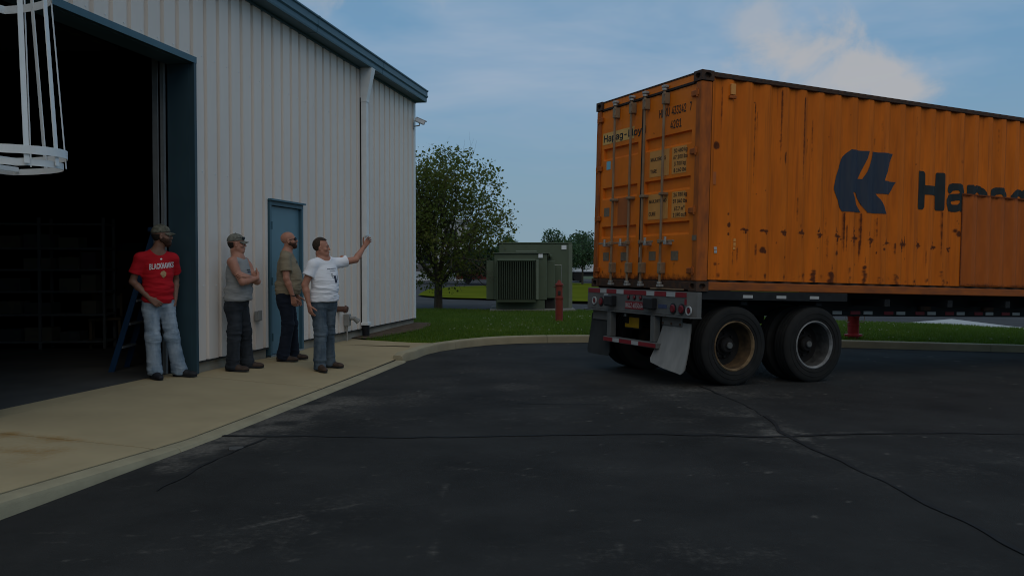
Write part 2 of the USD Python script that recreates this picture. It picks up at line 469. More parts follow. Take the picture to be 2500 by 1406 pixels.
def seg_dist(P, line):
    """Distance of the points P (n, 2) from a polyline, and how far along it they lie."""
    best, at = np.full(len(P), 1e9), np.zeros(len(P))
    run = 0.0
    for a, b in zip(np.array(line[:-1], float), np.array(line[1:], float)):
        ab = b - a
        l = np.linalg.norm(ab)
        t = np.clip(((P - a) @ ab) / (l * l), 0, 1)
        d = np.linalg.norm(P - a - t[:, None] * ab, axis=1)
        m = d < best
        best[m], at[m] = d[m], (run + t * l)[m]
        run += l
    return best, at


# one sheet of ground out to the horizon
mb = MB()
gx = np.array([-900, -200, -60, -20, 0, 2, 4, 8, 12, 16, 20, 60, 200, 900.0])
gy = np.array([-900, -100, -20, 0, 20, 40, 80, 200, 900.0])
XX, YY = np.meshgrid(gx, gy, indexing='ij')
v = np.c_[XX.ravel(), YY.ravel(), (G(XX) - 0.06).ravel()]
i, j = np.meshgrid(np.arange(len(gx) - 1), np.arange(len(gy) - 1), indexing='ij')
q = (i * len(gy) + j).ravel()
mb.add(v, np.c_[q, q + len(gy), q + len(gy) + 1, q + 1])
top('ground', mb, 'earth', 'flat grassy ground reaching out to the horizon', 'ground', 'structure')

# asphalt yard, with worn and dusty places
xs = np.unique(np.concatenate([np.arange(-9, -3.4, 0.4), np.arange(-3.4, 6.0, 0.04), np.arange(6, 10, 0.1), np.arange(10, 34, 0.8)]))
ys = np.unique(np.concatenate([np.arange(-5, 3.2, 0.4), np.arange(3.2, 12.0, 0.04), np.arange(12, 17.0, 0.12)]))
XX, YY = np.meshgrid(xs, ys, indexing='ij')
P = np.c_[XX.ravel(), YY.ravel()]
CRACK_A = [(-2.47, 7.50), (-1.9, 7.44), (-1.56, 7.41), (-0.9, 7.38), (-0.52, 7.41), (0.2, 7.46), (0.88, 7.55), (1.3, 7.58), (1.76, 7.53), (2.10, 7.40), (2.36, 7.42), (2.7, 7.55), (3.0, 7.60), (3.5, 7.70), (4.6, 7.83), (7.0, 8.1), (9.5, 8.3)]
CRACK_B = [(2.20, 11.2), (2.32, 10.3), (2.44, 9.4), (2.43, 8.5), (2.36, 7.6), (2.40, 6.9), (2.49, 6.3), (2.58, 5.3), (2.64, 4.5), (2.70, 3.0), (2.75, 1.0)]
CRACK_C = [(-2.06, 7.36), (-2.17, 6.75), (-2.25, 6.3), (-2.31, 5.6)]
CRACK_D = [(0.05, 9.25), (0.6, 9.15), (1.0, 9.12)]
noise2 = lambda s, seed, ax=1.0, ay=1.0: meshkit.fbm(np.c_[P[:, 0] * ax / s, P[:, 1] * ay / s, np.zeros(len(P))], 5, seed)
fine, mid, big = noise2(0.10, 1), noise2(0.55, 2), noise2(2.4, 3)
dA, tA = seg_dist(P, CRACK_A)
dB, tB = seg_dist(P, CRACK_B)
wear = 0.34 * np.clip((big - 0.40) * 2.6, 0, 1) * np.clip((mid - 0.30) * 3, 0, 1) + 0.22 * np.clip((noise2(0.9, 14, 0.35, 1.6) - 0.5) * 4, 0, 1) * np.clip((noise2(0.12, 15) - 0.35) * 3, 0, 1)
# rubbed pale round the place where the two cracks meet and along the crack under the wheels
rj = np.hypot((P[:, 0] - 2.45) / 1.15, (P[:, 1] - 7.65) / 1.25)
wj = np.clip(1.15 - rj, 0, 1)
rag = np.clip((noise2(0.16, 130) - 0.30) * 3.2, 0, 1)
wear += rag * wj * (0.42 * np.exp(-((dA - 0.10) / 0.055) ** 2) + 0.42 * np.exp(-((dB - 0.12) / 0.08) ** 2) + 0.12 * np.exp(-(np.minimum(dA, dB) / 0.3) ** 2))
wear += rag * 0.26 * np.exp(-(dB / 0.45) ** 2) * np.clip((mid - 0.40) * 5, 0, 1) * np.clip((P[:, 1] - 7.9) / 1.0, 0, 1)
# dusty strip along the dropped kerb
kd, kt = seg_dist(P, [(-2.72, 5.6), W2(-5.2, 2.1), W2(-3.0, 2.2), W2(-1.3, 2.15)])
wear += 0.56 * np.exp(-(kd / 0.32) ** 2) * np.clip((noise2(0.30, 7) - 0.33) * 5, 0, 1) * np.clip((P[:, 1] - 5.55) / 0.35, 0, 1) * np.clip((10.6 - P[:, 1]) / 1.5, 0, 1)
# soft dusty clouds on the open yard
for (ux, uy, rx, ry, am) in ((-1.35, 4.75, 0.55, 0.75, 0.42), (-0.9, 5.6, 0.5, 0.6, 0.30), (0.3, 5.2, 0.7, 0.5, 0.26), (1.2, 6.2, 0.9, 0.35, 0.24), (0.2, 6.6, 0.9, 0.35, 0.26), (-0.4, 8.4, 1.1, 0.5, 0.26), (1.5, 8.9, 0.9, 0.45, 0.34), (3.3, 6.6, 0.8, 0.6, 0.28), (2.0, 10.2, 0.6, 0.35, 0.40), (-0.8, 10.3, 1.0, 0.5, 0.22), (0.9, 4.4, 0.6, 0.4, 0.3), (2.6, 4.2, 0.6, 0.5, 0.25)):
    wear += am * np.exp(-((P[:, 0] - ux) / rx) ** 2 - ((P[:, 1] - uy) / ry) ** 2) * 0.6 * np.clip((noise2(0.22, 120) - 0.34) * 4, 0, 1)
# thin pale scratches
for k, (a, b) in enumerate([((-2.9, 4.75), (-1.55, 4.72)), ((-2.65, 4.62), (-2.1, 4.55)), ((-1.55, 4.8), (-0.75, 5.5)), ((0.1, 5.6), (0.9, 5.15)), ((-0.5, 6.35), (0.75, 5.75)), ((-1.4, 4.45), (-1.1, 5.2)), ((-2.25, 4.3), (-1.7, 4.5)), ((1.2, 9.4), (1.9, 9.55)), ((-0.2, 8.9), (0.5, 9.0)), ((1.6, 9.9), (2.2, 9.6)), ((-2.0, 6.9), (-1.55, 6.1)), ((-0.45, 6.0), (-0.40, 4.4)), ((0.45, 5.0), (0.62, 4.3)), ((-0.62, 5.9), (0.1, 5.65)), ((1.7, 5.2), (1.9, 4.4))]):
    dd, _ = seg_dist(P + 0.10 * np.c_[noise2(0.5, 40 + k) - 0.5, noise2(0.5, 60 + k) - 0.5], [a, b])
    wear += 0.42 * np.exp(-(dd / 0.018) ** 2) * np.clip((noise2(0.16, 80 + k) - 0.38) * 4, 0, 1)
wear += 0.7 * np.clip((noise2(0.045, 9) - 0.755) * 9, 0, 1)
wear *= 0.92
v = np.c_[P, G(P[:, 0]) + 0.004 * (mid - 0.5)]
i, j = np.meshgrid(np.arange(len(xs) - 1), np.arange(len(ys) - 1), indexing='ij')
q = (i * len(ys) + j).ravel()
yard = top('asphalt_yard', (v, np.c_[q, q + len(ys), q + len(ys) + 1, q + 1]), 'asphalt', 'dark asphalt of the truck yard in front of the warehouse', 'asphalt', 'structure', smooth=True, attr={'stain': wear})


def strip(line, width, z, seed=0, step=0.06):
    L = LineString(line)
    t = np.arange(0, L.length, step)
    p = np.array([L.interpolate(a).coords[0] for a in t])
    d = np.gradient(p, axis=0)
    d /= np.linalg.norm(d, axis=1)[:, None]
    nn = np.c_[-d[:, 1], d[:, 0]]
    nz = meshkit.fbm(np.c_[t / 0.35, np.zeros_like(t), np.full_like(t, seed)], 4, seed) - 0.5
    wob = meshkit.fbm(np.c_[t / 0.8, np.ones_like(t), np.full_like(t, seed)], 4, seed + 5) - 0.5
    p = p + nn * (wob * 0.12)[:, None]
    w = np.maximum(0.35 * width, width * (1 + 1.8 * nz))
    a, b = p + nn * w[:, None] / 2, p - nn * w[:, None] / 2
    v = np.vstack([np.c_[a, G(a[:, 0]) + z], np.c_[b, G(b[:, 0]) + z]])
    k = len(t)
    i = np.arange(k - 1)
    return v, np.vstack([np.c_[i, i + k, i + k + 1], np.c_[i, i + k + 1, i + 1]])


for nm, ln, wd, sd in (('crack_seal', CRACK_A, 0.040, 1), ('crack_seal', CRACK_B[3:], 0.036, 2), ('crack_seal', CRACK_B[:4], 0.016, 5), ('crack_seal', CRACK_C, 0.022, 3), ('crack_seal', CRACK_D, 0.02, 4)):
    part(yard, nm, strip(ln, wd, 0.006, sd), 'crack_tar')
mb = MB()
ring = np.array([(0.05 * math.cos(a) * (1 + 0.25 * math.sin(3 * a)), 0.085 * math.sin(a) * (1 + 0.2 * math.cos(2 * a))) for a in np.linspace(0, 6.28, 18, endpoint=False)]) + [-2.197, 6.95]
mb.prism(ring, 0.002, 0.008, lambda u, w, d: np.c_[u, w, d])
part(yard, 'pale_patch', mb, 'dust')


# sidewalk of concrete slabs
def outer_z(s):
    return np.interp(s, [-8.0, -5.1, 0.9, 2.1], [0.13, 0.028, 0.028, 0.118])


def walk_z(s, n):
    return 0.14 + (outer_z(s) - 0.14) * np.clip(np.asarray(n) / 1.82, 0, 1.1)


sidewalk = thing('sidewalk', 'tan concrete sidewalk along the warehouse wall, ramped down to the yard', 'sidewalk', OB, RB, kind='structure')
JOINTS = [-14.0, -9.0, -5.55, -2.08, -0.12, 2.1]


def outer_n(s):
    return np.interp(s, [-14, -5.0, -1.4, 0.9, 3.5], [1.79, 1.79, 1.68, 1.58, 1.4])


for a, b in zip(JOINTS[:-1], JOINTS[1:]):
    ss = np.linspace(a + 0.006, b - 0.006, max(2, int((b - a) / 0.12)))
    nn = np.linspace(0.004, 1.0, 26)
    S, T = np.meshgrid(ss, nn, indexing='ij')
    N = T * outer_n(S)
    Z = walk_z(S, N)
    Z -= 0.006 * np.clip(1 - np.minimum(S - a, b - S) / 0.05, 0, 1) + 0.006 * np.clip(1 - (outer_n(S) - N) / 0.05, 0, 1)
    i, j = np.meshgrid(np.arange(len(ss) - 1), np.arange(len(nn) - 1), indexing='ij')
    q = (i * len(nn) + j).ravel()
    # rusty scuffs and dirt
    pt = np.c_[S.ravel(), N.ravel(), np.zeros(S.size)]
    st = 0.10 + 0.22 * (meshkit.fbm(pt / 0.9, 4, 31) - 0.4)
    for (cs, cn, rs, rn, am) in ((-5.64, 0.52, 0.16, 0.10, 0.40), (-5.62, 0.95, 0.14, 0.13, 0.34), (-5.92, 1.25, 0.15, 0.14, 0.30), (-6.05, 0.95, 0.12, 0.22, 0.36), (-5.75, 0.9, 0.6, 0.7, 0.20), (-6.3, 1.3, 0.3, 0.15, 0.3)):
        st += am * np.exp(-((pt[:, 0] - cs) / rs) ** 2 - ((pt[:, 1] - cn) / rn) ** 2) * (0.5 + meshkit.fbm(pt / 0.08, 4, 33))
    st += 0.25 * np.clip(1 - np.minimum(pt[:, 0] - a, b - pt[:, 0]) / 0.03, 0, 1)
    v = np.c_[S.ravel(), -N.ravel(), Z.ravel()]
    f = np.c_[q, q + 1, q + len(nn) + 1, q + len(nn)]
    # skirt
    edge = np.concatenate([np.arange(len(nn)), np.arange(1, len(ss)) * len(nn) + len(nn) - 1, (len(ss) - 1) * len(nn) + np.arange(len(nn) - 2, -1, -1), np.arange(len(ss) - 2, -1, -1) * len(nn)])
    low = v[edge] - [0, 0, 0.13]
    k, e = len(v), len(edge)
    ii = np.arange(e)
    f = np.vstack([f, np.c_[edge[ii], k + ii, k + (ii + 1) % e, edge[(ii + 1) % e]]])
    part(sidewalk, 'slab', (np.vstack([v, low]), f), 'concrete', attr={'stain': np.r_[st, np.zeros(e)]})
# the last slab runs to the grass and meets the curved kerb
kerb_world = [W2(0.95, 1.70), (-1.50, 13.6), (-1.40, 14.25), (-1.20, 14.85), (-0.86, 15.45), (-0.42, 15.98), (0.05, 16.28), (0.6, 16.42), (1.38, 16.48), (6.37, 16.47), (9.55, 16.42), (33.0, 16.3)]


def offset_line(line, d):
    """The line moved d metres to its left."""
    p = np.array(line, float)
    t = np.gradient(p, axis=0)
    t /= np.linalg.norm(t, axis=1)[:, None]
    return p + np.c_[-t[:, 1], t[:, 0]] * d


kin = offset_line(kerb_world, 0.155)
poly = Polygon([W2(2.106, 0.004), W2(2.106, 1.46)] + [tuple(p) for p in kin[1:4]] + [W2(2.75, 1.2), W2(3.1, 0.3), W2(3.3, 0.004)]).buffer(0)
mb = sheet(poly, lambda x, y: 0.131 + 0 * x, 0.5)
mb.v = [(v_ - OB) @ RB for v_ in mb.v]
vv, ff = mb.arrays()
part(sidewalk, 'slab', (vv, ff), 'concrete', attr={'stain': np.full(len(vv), 0.15)})
mb = MB()
for (a, b, n0) in ((-14, 2.1, None),):
    ss = np.linspace(-14, 0.95, 60)
    for s0, s1 in zip(ss[:-1], ss[1:]):
        na, nb = outer_n(s0) + 0.002, outer_n(s1) + 0.002
        z0, z1 = walk_z(s0, na) - 0.012, walk_z(s1, nb) - 0.012
        mb.add([[s0, -na, z0], [s1, -nb, z1], [s1, -nb - 0.026, z1], [s0, -na - 0.026, z0]], [[0, 3, 2, 1]])
part(sidewalk, 'joint', mb, 'joint_dirt', 'dirty open joint between sidewalk and kerb')
mb = MB()
for s0 in JOINTS[1:]:
    for k in range(8):
        n0, n1 = outer_n(s0) * k / 8, outer_n(s0) * (k + 1) / 8
        mb.add([[s0 - 0.008, -n0, walk_z(s0, n0) - 0.011], [s0 + 0.008, -n0, walk_z(s0, n0) - 0.011], [s0 + 0.008, -n1, walk_z(s0, n1) - 0.011], [s0 - 0.008, -n1, walk_z(s0, n1) - 0.011]], [[0, 3, 2, 1]])
part(sidewalk, 'joint', mb, 'joint_dirt')

# kerb: low and flush along the ramp, full height before it and round the grass
kerb = thing('kerb', 'pale concrete kerb, flush along the sidewalk ramp and curving off round the grass', 'kerb', kind='structure')


def kerb_run(line, hs, name, ends=True):
    p = np.array(line, float)
    t = np.gradient(p, axis=0)
    t /= np.linalg.norm(t, axis=1)[:, None]
    left = np.c_[-t[:, 1], t[:, 0]]
    rows = []
    for k in range(len(p)):
        h = hs[k]
        g = float(G(p[k, 0]))
        r = min(0.035, h * 0.8)
        sec = [(-0.012, -0.1), (0.0, 0.0), (0.006, h - r), (0.018, h - 0.3 * r), (0.045, h), (0.15, h), (0.155, h - 0.005), (0.155, -0.1)]
        rows.append([np.r_[p[k] + left[k] * a, g + b] for a, b in sec])
    rows = np.array(rows)
    m, c = rows.shape[:2]
    i, j = np.meshgrid(np.arange(m - 1), np.arange(c - 1), indexing='ij')
    q = (i * c + j).ravel()
    f = np.c_[q, q + 1, q + c + 1, q + c]
    v = rows.reshape(-1, 3)
    f = np.vstack([f[:, [0, 2, 1]], f[:, [0, 3, 2]]])
    cap = [[0, k, k + 1] for k in range(1, c - 1)]
    cap2 = [[(m - 1) * c, (m - 1) * c + k + 1, (m - 1) * c + k] for k in range(1, c - 1)]
    part(kerb, name, (v, np.vstack([f, cap, cap2])), 'kerb_concrete', smooth=30)


cuts = [-14.0, -10.0, -8.0, -5.46, -2.1, 0.94]
for a, b in zip(cuts[:-1], cuts[1:]):
    ss = np.linspace(a + 0.003, b - 0.003, 14)
    kerb_run([W2(s, outer_n(s) + 0.026 + 0.155) for s in ss], [max(0.026, float(outer_z(s)) - 0.004) for s in ss], 'kerb_section')
LK = LineString(kerb_world)
cut = [0.0, 2.2, 4.3, 6.6, 9.6, 12.6, 15.6, 18.6, 22.0, 26, 30, LK.length]
for n_, (a, b) in enumerate(zip(cut[:-1], cut[1:])):
    tt = np.linspace(a + 0.003, b - 0.003, 16)
    hs = [0.135 * (1 if n_ else lerp(t, [0, 0.05, 0.14], [0.70, 0.93, 1.0])) + 0.006 * min(1, max(0, (t - 9) / 10)) for t in tt]
    kerb_run([LK.interpolate(t).coords[0] for t in tt], hs, 'kerb_section')

# grass strip behind the kerb, the back road and the green beyond it
corner = W(7.045, 0)
gable = W(7.045, -10)
edge_far = [(33, 21.0), (16.0, 20.9), (12.6, 21.6), (10.9, 22.5), (8.9, 22.8), (5.0, 24.4), (1.77, 25.36), (-0.47, 25.36), (-2.9, 25.82), (-13, 26.4)]
lawn_poly = Polygon([W2(3.3, 0.0), W2(3.1, 0.3), W2(2.75, 1.2)] + [tuple(p) for p in kin[3:]] + edge_far + [tuple(gable[:2]), tuple(corner[:2])]).buffer(0)


def lawn_z(x, y):
    x, y = np.asarray(x, float), np.asarray(y, float)
    return G(x) + 0.128 + 0.02 * np.clip((y - 16.5) / 3, 0, 1) + 0.02 * (meshkit.fbm(np.c_[x.ravel(), y.ravel(), 0 * x.ravel()] / 1.3, 3, 5).reshape(x.shape) - 0.5) * np.clip((y - 16.7) / 1, 0, 1)


lawn = top('lawn_strip', sheet(lawn_poly, lawn_z, 0.35), 'turf', 'strip of mown turf between the kerb and the back road', 'lawn', 'structure', smooth=True)
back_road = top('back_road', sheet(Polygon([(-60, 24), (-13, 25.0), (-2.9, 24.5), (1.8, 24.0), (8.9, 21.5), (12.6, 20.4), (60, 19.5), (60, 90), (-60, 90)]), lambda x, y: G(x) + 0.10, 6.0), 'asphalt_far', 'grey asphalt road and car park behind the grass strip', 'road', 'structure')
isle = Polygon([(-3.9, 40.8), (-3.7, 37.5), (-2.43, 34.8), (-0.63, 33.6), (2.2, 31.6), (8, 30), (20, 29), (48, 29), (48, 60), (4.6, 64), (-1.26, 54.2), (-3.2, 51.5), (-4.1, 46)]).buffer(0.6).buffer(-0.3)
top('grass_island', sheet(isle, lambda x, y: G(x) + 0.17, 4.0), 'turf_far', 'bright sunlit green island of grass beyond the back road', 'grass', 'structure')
top('concrete_drive', sheet(Polygon([(10.2, 23.2), (11.6, 22.75), (12.95, 22.2), (16, 21.2), (33, 20.9), (33, 27.5), (14, 27.2)]), lambda x, y: G(x) + 0.112, 3.0), 'pale_concrete', 'pale concrete driveway crossing the back road at right', 'driveway', 'structure')

soil_poly = Polygon([W2(3.35, 0.0), W2(3.2, 0.28), W2(3.6, 0.42), W2(4.5, 0.50), W2(5.5, 0.62), W2(6.4, 0.50), W2(7.2, 0.30), W2(7.2, -0.2), W2(7.04, 0.0)]).buffer(0.05, quad_segs=3)
top('soil_bed', sheet(soil_poly, lambda x, y: lawn_z(x, y) + 0.022, 0.16), 'soil', 'strip of bare brown soil along the warehouse foundation', 'soil', 'structure', smooth=True)

# blades and clover heads
pts = []
minx, miny, maxx, maxy = -3.6, 14.2, 15.5, 26.0
inner = lawn_poly.difference(soil_poly.buffer(-0.08)).buffer(-0.03)
while len(pts) < 110000:
    c = np.c_[RNG.uniform(minx, maxx, 60000), RNG.uniform(miny, maxy, 60000)]
    c = c[shapely.contains_xy(inner, c[:, 0], c[:, 1])]
    pts += c.tolist()
pts = np.array(pts[:110000])
n = len(pts)
z = lawn_z(pts[:, 0], pts[:, 1])
hgt = RNG.uniform(0.025, 0.07, n) * (0.7 + 0.7 * meshkit.fbm(np.c_[pts / 0.7, np.zeros(n)], 3, 8))
ang = RNG.uniform(0, 2 * np.pi, n)
lean = RNG.normal(0, 0.022, (n, 2))
wd = RNG.uniform(0.006, 0.013, n)
a = np.c_[pts[:, 0] + wd * np.cos(ang), pts[:, 1] + wd * np.sin(ang), z - 0.005]
b = np.c_[pts[:, 0] - wd * np.cos(ang), pts[:, 1] - wd * np.sin(ang), z - 0.005]
c = np.c_[pts + lean, z + hgt]
top('grass', (np.stack([a, b, c], 1).reshape(-1, 3), np.arange(3 * n).reshape(-1, 3)), 'grass_blade', 'short green grass growing on the strip behind the kerb', 'grass', 'stuff')
mb = MB()
ico = trimesh.creation.icosphere(subdivisions=0, radius=1.0)
k = 0
while k < 230:
    x, y = RNG.uniform(-1.5, 12), RNG.uniform(16.7, 21.5)
    cl = float(meshkit.fbm(np.array([[x / 1.1, y / 0.8, 3.0]]), 3, 12)[0])
    if cl < 0.5 or not inner.contains(shapely.Point(x, y)):
        continue
    r = RNG.uniform(0.006, 0.012)
    mb.add(ico.vertices * [r, r, r * 0.8] + [x, y, float(lawn_z(x, y)) + RNG.uniform(0.045, 0.08)], ico.faces)
    k += 1
top('clover_flowers', mb, 'clover', 'scattered white clover heads in the grass strip', 'clover', 'stuff')
# ------------------------------------------------------------------ warehouse (x along the wall, y inward, z up)
S_OPEN0, S_OPEN1, Z_OPEN = -5.24, -1.985, 3.87
S_END, Z_SILL, Z_EAVE = 7.045, 0.285, 5.06
house = thing('warehouse', 'white ribbed metal warehouse with teal gutter and a big open loading door', 'warehouse', OB, RB)

RIB = [(0.0, -0.028), (0.110, -0.028), (0.119, 0.010), (0.183, 0.010), (0.192, -0.028), (0.3048, -0.028)]


def siding(s0, s1, z0, z1, zt=None):
    ks = [s0]
    base = math.floor(s0 / 0.3048) * 0.3048
    pts = []
    k = base
    while k < s1:
        for a, y in RIB[:-1]:
            pts.append((k + a, y))
        k += 0.3048
    pts.append((k, -0.028))
    xs_, ys_ = np.array(pts).T
    inside = (xs_ > s0 + 1e-4) & (xs_ < s1 - 1e-4)
    X = np.r_[s0, xs_[inside], s1]
    Y = np.interp(X, xs_, ys_)
    m = len(X)
    v = np.vstack([np.c_[X, Y, np.full(m, z0)], np.c_[X, Y, np.full(m, z1)], np.c_[X, Y + 0.006, np.full(m, z0)], np.c_[X, Y + 0.006, np.full(m, z1)]])
    i = np.arange(m - 1)
    f = np.vstack([np.c_[i, i + 1, i + 1 + m, i + m], np.c_[i + 2 * m, i + 3 * m, i + 1 + 3 * m, i + 1 + 2 * m], np.c_[i, i + 2 * m, i + 1 + 2 * m, i + 1], np.c_[i + m, i + m + 1, i + 1 + 3 * m, i + 3 * m]])
    return v, f


bounds = [-10.97 + 0.9144 * k for k in range(21)]
D0, D1, DZ = -0.035, 1.165, 2.385
for a, b in zip(bounds[:-1], bounds[1:]):
    a, b = a + 0.0005, min(b, S_END - 0.01)
    if b <= a:
        continue
    pieces = [(a, b, Z_SILL, Z_EAVE)]
    for (h0, h1, hz) in ((S_OPEN0, S_OPEN1, Z_OPEN), (D0, D1, DZ)):
        nxt = []
        for (p, q_, zl, zh) in pieces:
            if q_ <= h0 or p >= h1 or zl > hz:
                nxt.append((p, q_, zl, zh))
                continue
            if p < h0:
                nxt.append((p, h0, zl, zh))
            if q_ > h1:
                nxt.append((h1, q_, zl, zh))
            nxt.append((max(p, h0), min(q_, h1), hz, zh))
        pieces = nxt
    mb = MB()
    for (p, q_, zl, zh) in pieces:
        if q_ - p > 0.003:
            mb.add(*siding(p, q_, zl, zh))
    part(house, 'siding_panel', mb, 'white_siding')
    mb = MB()
    for k in range(3):   # screw rows are only heads of a few millimetres
        for zz in (1.2, 2.6, 4.0):
            s = a + 0.06 + 0.3048 * k
            if not (S_OPEN0 - 0.05 < s < S_OPEN1 + 0.05 and zz < Z_OPEN + 0.05) and not (D0 - 0.05 < s < D1 + 0.05 and zz < DZ + 0.05):
                mb.tube((s, -0.026, zz), (s, -0.034, zz), 0.008, n=6)
    part(house, 'screw', mb, 'white_paint')
# gable end, inner skin, roof
mb = MB()
vv, ff = siding(-13.0 + 13.0, 12.0, Z_SILL, Z_EAVE)
part(house, 'gable_siding', (np.c_[S_END + vv[:, 1] * -1.0, vv[:, 0] + 0.02, vv[:, 2]], ff), 'white_siding')
mb = MB().box(S_END - 0.06, S_END + 0.035, -0.034, 0.02, Z_SILL - 0.01, Z_EAVE)
part(house, 'corner_trim', mb, 'white_paint')
part(house, 'corner_trim', MB().box(S_END - 0.085, S_END - 0.075, -0.036, -0.004, Z_SILL, Z_EAVE), 'white_paint')
mb = MB()
for (s0, s1) in ((-12.0, S_OPEN0 - 0.01), (S_OPEN1 + 0.01, D0), (D1, S_END)):
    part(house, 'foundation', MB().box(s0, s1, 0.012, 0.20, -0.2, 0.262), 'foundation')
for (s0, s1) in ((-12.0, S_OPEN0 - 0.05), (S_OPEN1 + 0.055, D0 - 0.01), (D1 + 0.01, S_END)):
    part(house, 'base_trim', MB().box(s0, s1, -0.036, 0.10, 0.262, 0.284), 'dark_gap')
mb = MB()
mb.box(-12.0, S_OPEN0 - 0.02, 0.03, 0.30, 0.14, 5.2)
mb.box(S_OPEN0 - 0.02, S_OPEN1 + 0.02, 0.03, 0.30, Z_OPEN + 0.02, 5.2)
mb.box(S_OPEN1 + 0.02, D0 - 0.01, 0.03, 0.30, 0.14, 5.2)
mb.box(D0 - 0.01, D1 + 0.01, 0.14, 0.30, 0.14, 5.2)
mb.box(D0 - 0.01, D1 + 0.01, 0.03, 0.138, DZ, 5.2)
mb.box(D1 + 0.01, S_END - 0.02, 0.03, 0.30, 0.14, 5.2)
mb.box(-12.2, -12.0, 0.03, 12.0, -0.1, 5.2)
mb.box(S_END - 0.2, S_END - 0.02, 0.30, 12.0, -0.1, 5.2)
mb.box(-12.2, S_END - 0.02, 12.0, 12.2, -0.1, 5.6)
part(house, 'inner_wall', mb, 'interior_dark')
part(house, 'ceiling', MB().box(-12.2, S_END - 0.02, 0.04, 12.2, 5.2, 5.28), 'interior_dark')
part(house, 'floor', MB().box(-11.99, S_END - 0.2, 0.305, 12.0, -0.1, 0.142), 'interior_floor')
part(house, 'threshold', MB().box(S_OPEN0, S_OPEN1, 0.002, 0.303, -0.1, 0.139), 'concrete')

# gutter, eave and roof
prof = [(-0.02, 5.035), (-0.255, 5.035), (-0.262, 5.06), (-0.262, 5.125), (-0.292, 5.145), (-0.292, 5.168), (-0.278, 5.175), (-0.278, 5.255), (-0.30, 5.268), (-0.30, 5.29), (-0.285, 5.293), (-0.02, 5.293)]
fr = lambda u, w, d: np.c_[d, u, w]
part(house, 'gutter', MB().prism(prof, -12.2, S_END + 0.115, fr), 'teal_metal')
for s in np.arange(-11.0, S_END, 3.05):
    part(house, 'gutter_joint', MB().prism(Polygon(prof).buffer(0.004, join_style=2), s, s + 0.05, fr), 'teal_metal')
mb = MB()
mb.add(*[np.array(x) for x in ([[-12.3, -0.20, 5.31], [S_END + 0.12, -0.20, 5.31], [S_END + 0.12, 12.2, 6.3], [-12.3, 12.2, 6.3], [-12.3, -0.20, 5.285], [S_END + 0.12, -0.20, 5.285], [S_END + 0.12, 12.2, 6.26], [-12.3, 12.2, 6.26]], [[0, 1, 2, 3], [4, 7, 6, 5], [0, 4, 5, 1], [1, 5, 6, 2], [2, 6, 7, 3], [3, 7, 4, 0]])])
roof = part(house, 'roof', mb, 'teal_roof')
for s in np.arange(-12.1, S_END + 0.1, 0.6096):
    mb = MB().prism([(-0.03, 0), (-0.012, 0.042), (0.012, 0.042), (0.03, 0)], 0, 1, lambda u, w, d, s=s: np.c_[s + u, -0.215 + d * 12.4, 5.309 + d * 0.99 + w])
    part(roof, 'seam', mb, 'teal_roof')
part(house, 'soffit_trim', MB().box(-12.2, S_END + 0.03, -0.05, 0.03, 5.0, 5.033), 'teal_metal')
for s in (S_END + 0.116,):
    part(house, 'gutter_end', MB().prism(Polygon(prof).buffer(0.006, join_style=2), s, s + 0.006, fr), 'teal_metal')

# trim of the loading door
mb = MB()
mb.box(S_OPEN0 - 0.05, S_OPEN1 + 0.055, -0.065, 0.005, Z_OPEN, Z_OPEN + 0.075)
mb.box(S_OPEN0, S_OPEN1, 0.005, 0.30, Z_OPEN - 0.004, Z_OPEN + 0.02)
part(house, 'door_head_trim', mb, 'teal_metal')
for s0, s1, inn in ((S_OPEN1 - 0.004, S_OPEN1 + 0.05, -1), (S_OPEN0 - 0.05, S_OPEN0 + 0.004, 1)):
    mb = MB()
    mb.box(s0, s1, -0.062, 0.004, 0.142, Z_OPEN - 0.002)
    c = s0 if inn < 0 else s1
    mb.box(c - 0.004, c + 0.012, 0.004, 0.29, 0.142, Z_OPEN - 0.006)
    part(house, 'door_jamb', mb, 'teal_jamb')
mb = MB()
mb.box(S_OPEN1 - 0.075, S_OPEN1 - 0.03, 0.302, 0.345, 0.145, 4.6)
part(house, 'door_track', mb, 'galvanised')
part(house, 'door_track', MB().box(S_OPEN1 - 0.105, S_OPEN1 - 0.09, 0.36, 0.43, 0.145, 4.6), 'galvanised')
mb = MB()
for k in range(5):
    mb.box(S_OPEN0 + 0.05, S_OPEN1 - 0.05, 0.9 + 0.62 * k, 0.9 + 0.62 * k + 0.6, 4.05 + 0.02 * k, 4.10 + 0.02 * k, 0.01)
part(house, 'raised_door', mb, 'interior_dark')

# walk-in door
mb = MB()
mb.box(0.0, 0.055, -0.045, 0.13, 0.142, 2.31)
mb.box(1.075, 1.13, -0.045, 0.13, 0.142, 2.31)
mb.box(0.0, 1.13, -0.045, 0.13, 2.312, 2.372)
fr_ = part(house, 'door_frame', mb, 'teal_metal')
part(fr_, 'drip_cap', MB().box(-0.02, 1.15, -0.085, -0.002, 2.374, 2.40), 'teal_metal')
mb = MB().box(0.060, 1.070, 0.0, 0.045, 0.165, 2.306, 0.004)
leaf_ = part(house, 'door', mb, 'door_blue')
mb = MB()
mb.tube((1.0, 0.0, 1.17), (1.0, -0.055, 1.17), 0.018)
mb.tube((1.0, -0.05, 1.17), (0.885, -0.05, 1.17), 0.011)
mb.tube((1.0, 0.0, 1.17), (1.0, -0.008, 1.17), 0.036, n=16)
part(leaf_, 'handle', mb, 'galvanised')
part(leaf_, 'deadbolt', MB().tube((1.0, 0.0, 1.30), (1.0, -0.018, 1.30), 0.026, n=16), 'galvanised')
